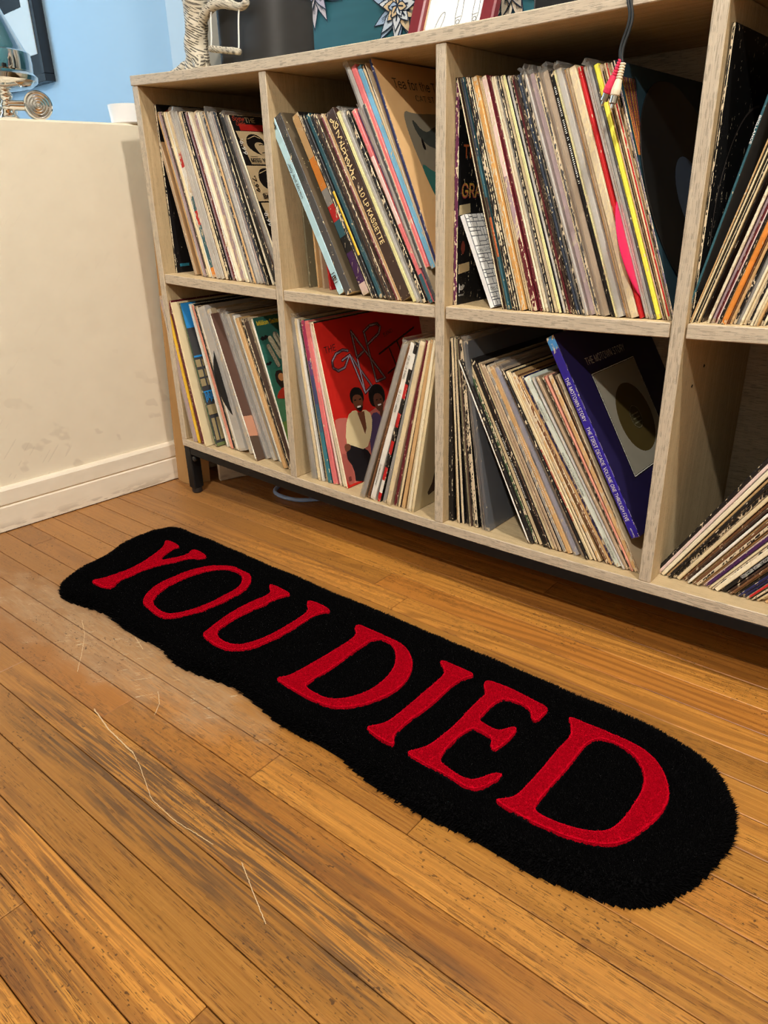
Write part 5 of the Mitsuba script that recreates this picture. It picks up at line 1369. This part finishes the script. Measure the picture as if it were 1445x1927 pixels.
# patterned white box wedged between the purple sleeve and the leaning records
r = Rec("U3", 0.8125, -0.42, 0.0070, 0.016, 0.0, 0.139, 0.15)
key = thing("patterned_box", "white cardboard box printed with grey stone pattern, wedged by the purple spined sleeve", "box")
m = trimesh.convex.convex_hull(r.P(np.array([(a, d, h) for a in (0, r.t) for d in (0, r.depth) for h in (0, r.size)])))
obj("carton", m, "white_plastic", key)
def stones(pr, w, h, g, texts=()):
    pr.add(sbox(0.0, 0.0, w, h), srgb(96, 98, 104)); y = 0.002
    while y < h - 0.004:
        rh = g.uniform(0.007, 0.015)
        lab = [t for t in texts if y <= t[1] < y + rh]
        if lab:
            pr.add(sbox(0.001, y, w - 0.001, y + 0.011), W_); pr.text(lab[0][0], 0.004, y + 0.0025, 0.0062, srgb(70, 72, 78)); y += 0.0122; continue
        x = 0.001
        while x < w - 0.003:
            rw = g.uniform(0.007, 0.020); rw = min(rw, w - 0.001 - x)
            if g.random() < 0.35:
                k_ = g.uniform(0.35, 0.65)
                pr.add(sbox(x, y, x + rw - 0.0013, y + rh * k_ - 0.0013), W_, up=False); pr.add(sbox(x, y + rh * k_, x + rw - 0.0013, y + rh - 0.0013), W_, up=False)
            else:
                pr.add(sbox(x, y, x + rw - 0.0013, y + rh - 0.0013), W_, up=False)
            x += rw
        y += rh
pr = r.face(); pr.clip = None
stones(pr, r.depth, r.size, np.random.default_rng(2), (("des GARÇONS", 0.090), ("des GARÇONS", 0.024)))
pr.build("stone_print", key, label="grey and white stone pattern")

# ------------------------------------------------------------------ on top of the shelf
def topz(x):
    return ZT1 - float(sag(x)) + 0.0002

# paper tree with a swing
tx, ty = 0.122, 0.072
tz = topz(tx)
t = thing("paper_tree_sculpture", "bare tree sculpture wrapped in newsprint with a small swing, on the shelf top", "sculpture")
def wrapped(path, radii, n=18, uvs=1.0, seed=0):
    m = tube(path, radii, n)
    v = m.vertices.copy()
    nn = meshkit.noise(v * 90 + seed) - 0.5
    c = np.repeat(np.asarray(path), n, axis=0); c = np.vstack([c, path[0], path[-1]])
    d = v - c; L = np.linalg.norm(d, axis=1, keepdims=True)
    v = v + d / np.maximum(L, 1e-6) * (nn * 0.22 * np.maximum(L, 0.002))[:, :1] if nn.ndim > 1 else v + d / np.maximum(L, 1e-6) * (nn[:, None] * 0.22 * np.maximum(L, 0.002))
    k = np.arange(len(v))
    uv = np.c_[(k % n) / n * 0.11 * uvs + seed, v[:, 2] + v[:, 0] * 0.6 + 0.3 * seed]
    return trimesh.Trimesh(v, m.faces, process=False), uv
trunk = spline([(tx - 0.004, ty, tz + 0.0), (tx - 0.004, ty, tz + 0.012), (tx - 0.003, ty, tz + 0.05), (tx + 0.004, ty, tz + 0.09), (tx + 0.008, ty, tz + 0.13), (tx + 0.010, ty + 0.005, tz + 0.19), (tx + 0.004, ty + 0.01, tz + 0.26)], 46)
rad = np.interp(np.linspace(0, 1, 46), [0, 0.05, 0.12, 0.35, 0.5, 0.75, 1.0], [0.030, 0.025, 0.0215, 0.0205, 0.024, 0.021, 0.014])
m, uv = wrapped(trunk, rad, 22); obj("trunk", m, "newsprint", t, smooth=True, uv=uv)
for i, pts in enumerate(([(tx - 0.012, ty - 0.004, tz + 0.018), (tx - 0.035, ty - 0.010, tz + 0.012), (tx - 0.060, ty - 0.016, tz + 0.007), (tx - 0.084, ty - 0.022, tz + 0.003)],
                         [(tx + 0.008, ty - 0.008, tz + 0.018), (tx + 0.022, ty - 0.020, tz + 0.010), (tx + 0.030, ty - 0.036, tz + 0.004)],
                         [(tx - 0.004, ty + 0.010, tz + 0.018), (tx - 0.012, ty + 0.032, tz + 0.009), (tx - 0.016, ty + 0.05, tz + 0.004)])):
    p = spline(pts, 16); m, uv = wrapped(p, np.linspace(0.015, 0.003, 16), 12, seed=i + 1)
    m.vertices[:, 2] = np.maximum(m.vertices[:, 2], tz); obj("root", m, "newsprint", t, smooth=True, uv=uv)
for i, pts in enumerate(([(tx + 0.008, ty, tz + 0.068), (tx + 0.034, ty, tz + 0.094), (tx + 0.064, ty, tz + 0.103), (tx + 0.105, ty, tz + 0.096), (tx + 0.136, ty, tz + 0.090), (tx + 0.150, ty - 0.003, tz + 0.094)],
                         [(tx + 0.006, ty, tz + 0.20), (tx - 0.04, ty, tz + 0.26), (tx - 0.09, ty + 0.01, tz + 0.29)], [(tx + 0.004, ty, tz + 0.24), (tx + 0.05, ty + 0.01, tz + 0.30), (tx + 0.10, ty, tz + 0.33)])):
    p = spline(pts, 26); m, uv = wrapped(p, np.linspace(0.0105, 0.006, 26), 12, seed=i + 5); obj("branch", m, "newsprint", t, smooth=True, uv=uv)
sw = obj("swing_seat", *wrapped(spline([(tx + 0.039, ty - 0.002, tz + 0.038), (tx + 0.06, ty - 0.002, tz + 0.034), (tx + 0.085, ty - 0.002, tz + 0.030), (tx + 0.119, ty - 0.002, tz + 0.024)], 16), np.full(16, 0.0055), 12, seed=9)[:1], "newsprint", t, smooth=True, uv=wrapped(spline([(0, 0, 0), (0.03, 0, 0), (0.06, 0, 0), (0.08, 0, 0)], 16), np.full(16, 0.0055), 12, seed=9)[1])
for a, b in (((tx + 0.060, tz + 0.100), (tx + 0.040, tz + 0.038)), ((tx + 0.132, tz + 0.090), (tx + 0.117, tz + 0.026))):
    mid = ((a[0] + b[0]) / 2 - 0.0015, (a[1] + b[1]) / 2)
    p = spline([(a[0], ty - 0.002, a[1] + 0.004), (mid[0] + 0.0035, ty - 0.003, mid[1] + 0.02), (mid[0], ty - 0.003, mid[1]), (b[0], ty - 0.002, b[1])], 20)
    obj("swing_rope", tube(p, 0.0015, 8), "paper", t, smooth=True)

# beige box and black speaker
bx0, bx1 = 0.035, 0.129
k = obj("storage_box", cbox(bx0, bx1, 0.16, 0.27, topz(0.08), topz(0.08) + 0.22, 0.002), "beige_card"); tag(k, "plain beige box on the shelf top behind the tree's swing", "box")
sx, sy, sa, sb = 0.226, 0.150, 0.088, 0.062
ang = np.linspace(0, 2 * np.pi, 73)[:-1]
sup = np.c_[sx + sa * np.sign(np.cos(ang)) * np.abs(np.cos(ang)) ** 0.55, sy + sb * np.sign(np.sin(ang)) * np.abs(np.sin(ang)) ** 0.55]
spk = thing("speaker", "black fabric covered rounded speaker on the shelf top beside the paper tree", "speaker")
zb, zt = topz(sx), topz(sx) + 0.110
def ringwall(ring, z0, z1, out=0.0):
    c = ring.mean(0); rr = c + (ring - c) * (1 + out); n = len(rr)
    V = np.vstack([np.c_[rr, np.full(n, z0)], np.c_[rr, np.full(n, z1)]]); i = np.arange(n); j = (i + 1) % n
    F = np.vstack([np.c_[i, j, j + n], np.c_[i, j + n, i + n]])
    s = np.r_[0, np.cumsum(np.linalg.norm(np.diff(rr, axis=0), axis=1))]
    return trimesh.Trimesh(V, F, process=False), np.vstack([np.c_[s, np.full(n, z0)], np.c_[s, np.full(n, z1)]])
m, uv = ringwall(sup, zb + 0.004, zt - 0.004); obj("grille_cloth", m, "speaker_cloth", spk, smooth=True, uv=uv)
for nm, z0, z1 in (("base", zb, zb + 0.004), ("top_cap", zt - 0.004, zt)):
    p = Polygon(sup).buffer(0.0004); mm = trimesh.creation.extrude_polygon(p, z1 - z0, engine="earcut"); mm.apply_translation((0, 0, z0)); obj(nm, mm, "black_plastic", spk)

# leaning picture with a dark red frame
fx0, fx1, fy, lean = 0.447, 0.627, 0.283, math.radians(22)
fz = topz(0.54); fh = 0.235
fu = np.array([0, math.sin(lean), math.cos(lean)]); fnn = np.array([0, -math.cos(lean), math.sin(lean)])
def infr(m):
    v = m.vertices
    return trimesh.Trimesh(np.array([0, fy, fz]) + v[:, :1] * [1.0, 0, 0] + v[:, 1:2] * fu + v[:, 2:3] * fnn, m.faces, process=False)
fr_ = thing("framed_drawing", "line drawing in a dark red frame leaning on the teal wall", "picture")
b = 0.027
for x0_, x1_, h0, h1 in ((fx0, fx0 + b, 0, fh), (fx1 - b, fx1, 0, fh), (fx0 + b, fx1 - b, 0, b), (fx0 + b, fx1 - b, fh - b, fh)):
    obj("frame_bar", infr(cbox(x0_, x1_, h0, h1, -0.002, 0.016, 0.003)), "red_wood", fr_)
obj("backing_paper", infr(cbox(fx0 + b, fx1 - b, b, fh - b, -0.001, 0.004, 0.0)), "paper", fr_)
pr = Print(np.array([fx0 + b, fy, fz]) + fnn * 0.004, (1, 0, 0), fu, fnn)
INK = srgb(96, 94, 92); w_, h_ = fx1 - fx0 - 2 * b, fh - 2 * b
pr.add(sbox(0, b, 0.0022, fh - b), srgb(214, 180, 130)); pr.add(sbox(0.0022, b, 0.0038, fh - b), srgb(170, 168, 164))
def ink(q, w=0.0009):
    pr.line(np.array(q), w, INK)
ink(chaikin([(0.020, 0.035), (0.023, 0.060), (0.032, 0.088), (0.042, 0.094), (0.043, 0.082), (0.036, 0.060), (0.034, 0.040)], 2)); ink([(0.010, 0.060), (0.016, 0.052), (0.021, 0.047)])
ink([(0.036, 0.052), (0.043, 0.060), (0.050, 0.062), (0.053, 0.050), (0.047, 0.046), (0.056, 0.048), (0.051, 0.038), (0.040, 0.040), (0.036, 0.032)])
for cx, s in ((0.072, 1.0), (0.107, 0.9)):
    ink([(cx - 0.006 * s, 0.12), (cx - 0.006 * s, 0.082), (cx - 0.003, 0.066), (cx + 0.005, 0.066), (cx + 0.008 * s, 0.080), (cx + 0.005 * s, 0.12)]); ink([(cx - 0.005, 0.078), (cx + 0.006, 0.080)]); ink(list(Point(cx + 0.001, 0.071).buffer(0.0035).exterior.coords))
    ink([(cx - 0.006 * s, 0.11), (cx + 0.006 * s, 0.111)])
pr.text("private", 0.074, 0.058, 0.0085, INK, sx=1.25, shear=0.4); pr.text("hand", 0.074, 0.040, 0.0085, INK, sx=1.2, shear=0.4)
pr.build("ink_drawing", fr_, label="fine grey ink lines of hands and feet with the word private")

# dark case near the hanging plugs
k = obj("black_case", cbox(0.800, 1.02, 0.12, 0.30, topz(0.9) + 0.0002, topz(0.9) + 0.10, 0.004), "black_plastic"); tag(k, "matte black case on the shelf top right of the framed drawing", "case")

# audio lead with a red and a cream plug, hanging over the shelf's front edge
lead = thing("audio_cable", "black twin audio cable with red and cream plugs hanging over the shelf front", "cable")
zt_ = topz(1.0)
strands = ([(1.006, 0.10, zt_ + 0.002), (0.998, 0.03, zt_ + 0.0025), (0.995, -0.004, zt_ + 0.002), (0.9945, -0.009, zt_ - 0.012), (0.998, -0.0095, 0.825), (0.998, -0.010, 0.812), (0.9935, -0.012, 0.795), (0.9948, -0.014, 0.777)],
           [(1.012, 0.10, zt_ + 0.002), (1.003, 0.03, zt_ + 0.0025), (0.999, -0.004, zt_ + 0.002), (0.998, -0.009, zt_ - 0.012), (1.0015, -0.0095, 0.822), (1.001, -0.011, 0.808), (0.9965, -0.014, 0.790), (0.9988, -0.016, 0.773)])
for s in strands:
    obj("strand", tube(spline(s, 60), 0.0017, 10), "black_rubber", lead, smooth=True)
def plug(top, bot, pin, boot, label):
    top, bot, pin = map(np.asarray, (top, bot, pin)); ax = bot - top; L = np.linalg.norm(ax)
    prof = [(0, 0), (0.0030, 0)]
    n = 6; z = 0.0
    for i in range(n):
        r0 = 0.0033 + 0.0005 * i / n
        prof += [(r0, z + 0.0002), (r0, z + 0.0016), (r0 - 0.0010, z + 0.0019), (r0 - 0.0010, z + 0.0026)]; z += 0.0028
    prof += [(0.0037, z), (0.0048, z + 0.006), (0.0056, L - 0.006), (0.0054, L - 0.001), (0.0048, L), (0, L)]
    p = obj("plug_boot", lathe(prof, top, ax, 28), boot, lead, label=label)
    u = ax / L
    obj("shell", lathe([(0.0034, 0), (0.0043, 0), (0.0043, 0.0075), (0.0038, 0.0080), (0.0034, 0.0080), (0.0034, 0)], bot + u * 0.0001, ax, 24), "nickel", p)
    obj("pin", lathe([(0, -0.002), (0.0016, -0.002), (0.0016, np.linalg.norm(pin - bot) - 0.002), (0.0008, np.linalg.norm(pin - bot)), (0, np.linalg.norm(pin - bot))], bot, ax, 16), "nickel", p)
plug((0.9950, -0.014, 0.778), (0.9815, -0.015, 0.745), (0.9765, -0.015, 0.7325), "red_rubber", "red ribbed plug")
plug((0.9990, -0.0165, 0.774), (0.9945, -0.0215, 0.741), (0.9926, -0.022, 0.7265), "cream_rubber", "cream ribbed plug")

# ------------------------------------------------------------------ on the half wall and beyond
WT = 0.7915
rt_ = np.array([0.46, 0.888, 0.0])
wc = np.array([-0.150, -0.118, WT + 0.0258])                      # the front wheel's hub
base = wc - rt_ * 0.078
sc = thing("chrome_sculpture", "mirror chrome sculpture on small ringed wheels standing on the half wall", "sculpture")
bo = (base[0], base[1], 0.0)
obj("body", lathe([(0, WT + 0.30), (0.004, WT + 0.298), (0.016, WT + 0.262), (0.033, WT + 0.215), (0.050, WT + 0.172), (0.064, WT + 0.140), (0.074, WT + 0.118), (0.078, WT + 0.112), (0, WT + 0.112)], bo, n=72), "chrome", sc, smooth=35)
obj("band", lathe([(0, WT + 0.1118), (0.079, WT + 0.1118), (0.0815, WT + 0.110), (0.0825, WT + 0.095), (0.0815, WT + 0.080), (0.079, WT + 0.078), (0, WT + 0.078)], bo, n=72), "chrome", sc, smooth=35)
obj("chassis", lathe([(0, WT + 0.0778), (0.082, WT + 0.0778), (0.088, WT + 0.072), (0.087, WT + 0.064), (0.076, WT + 0.056), (0.04, WT + 0.050), (0, WT + 0.049)], bo, n=72), "chrome", sc, smooth=35)
lp = wc - rt_ * 0.050
prof = [(0, 0.0)] + [(0.011 + 0.0022 * math.sin(q * 1.05) + 0.004 * (q < 6), 0.001 + q * 0.0031) for q in range(20)] + [(0, 0.061)]
obj("strut", lathe(prof, (lp[0] - 0.008, lp[1], WT), n=32), "chrome", sc, smooth=40)
obj("axle", tube(np.array([lp + [-0.004, 0, 0.0], wc]), 0.009, 18), "chrome", sc, smooth=40)
def wheel(c, ax):
    R, w = 0.0256, 0.020
    prof = [(0, -w), (R - 0.003, -w), (R, -w + 0.003), (R, -0.002), (R - 0.002, 0)]
    for r0 in (0.0205, 0.0150, 0.0098, 0.0048):
        prof += [(r0 + 0.0022, 0.0), (r0 + 0.0012, -0.0026), (r0 - 0.0002, -0.0030), (r0 - 0.0012, -0.0004)]
    prof += [(0.0022, 0.001), (0, 0.0014)]
    obj("wheel", lathe(prof, c, ax, 64), "chrome", sc, smooth=30)
wheel(wc + [0.010, -0.003, 0], (0.95, -0.31, 0.02))
wheel(wc - rt_ * 0.060 + [-0.045, 0.020, 0], (0.95, -0.31, 0.02))
k = obj("white_bowl", lathe([(0, 0), (0.034, 0), (0.038, 0.003), (0.041, 0.036), (0.0415, 0.037), (0.040, 0.0375), (0.036, 0.006), (0, 0.005)], (-0.142, 0.078, WT), n=64), "white_plastic", smooth=40); tag(k, "small white cup standing on the half wall beside the shelf", "cup")

# black framed picture on the far wall
pf = thing("wall_picture", "white matted picture in a black frame hung on the pale blue wall", "picture")
pz0, px1, bw_ = 1.128, 0.0, 0.085
def onfar(x0, x1, y0, y1, z0, z1, c=0.002):
    return farwall(cbox(x0, x1, y0, y1, z0, z1, c))
PW, PH = 1.15, 0.85
for a in ((-PW, 0, pz0, pz0 + 0.030), (-PW, 0, pz0 + PH - 0.03, pz0 + PH), (-PW, -PW + 0.03, pz0 + 0.03, pz0 + PH - 0.03), (-0.03, 0, pz0 + 0.03, pz0 + PH - 0.03)):
    obj("frame_bar", onfar(a[0], a[1], 0.001, 0.045, a[2], a[3]), "black_frame", pf)
obj("inner_mount", onfar(-PW + 0.03, -0.03, 0.001, 0.012, pz0 + 0.03, pz0 + PH - 0.03), "black_frame", pf)
obj("mat", onfar(-PW + 0.10, -0.105, 0.012, 0.016, pz0 + 0.115, pz0 + PH - 0.10), "paper", pf)
obj("artwork", onfar(-PW + 0.20, -0.185, 0.0162, 0.0172, pz0 + 0.30, pz0 + PH - 0.16, 0.0), "black_frame", pf)
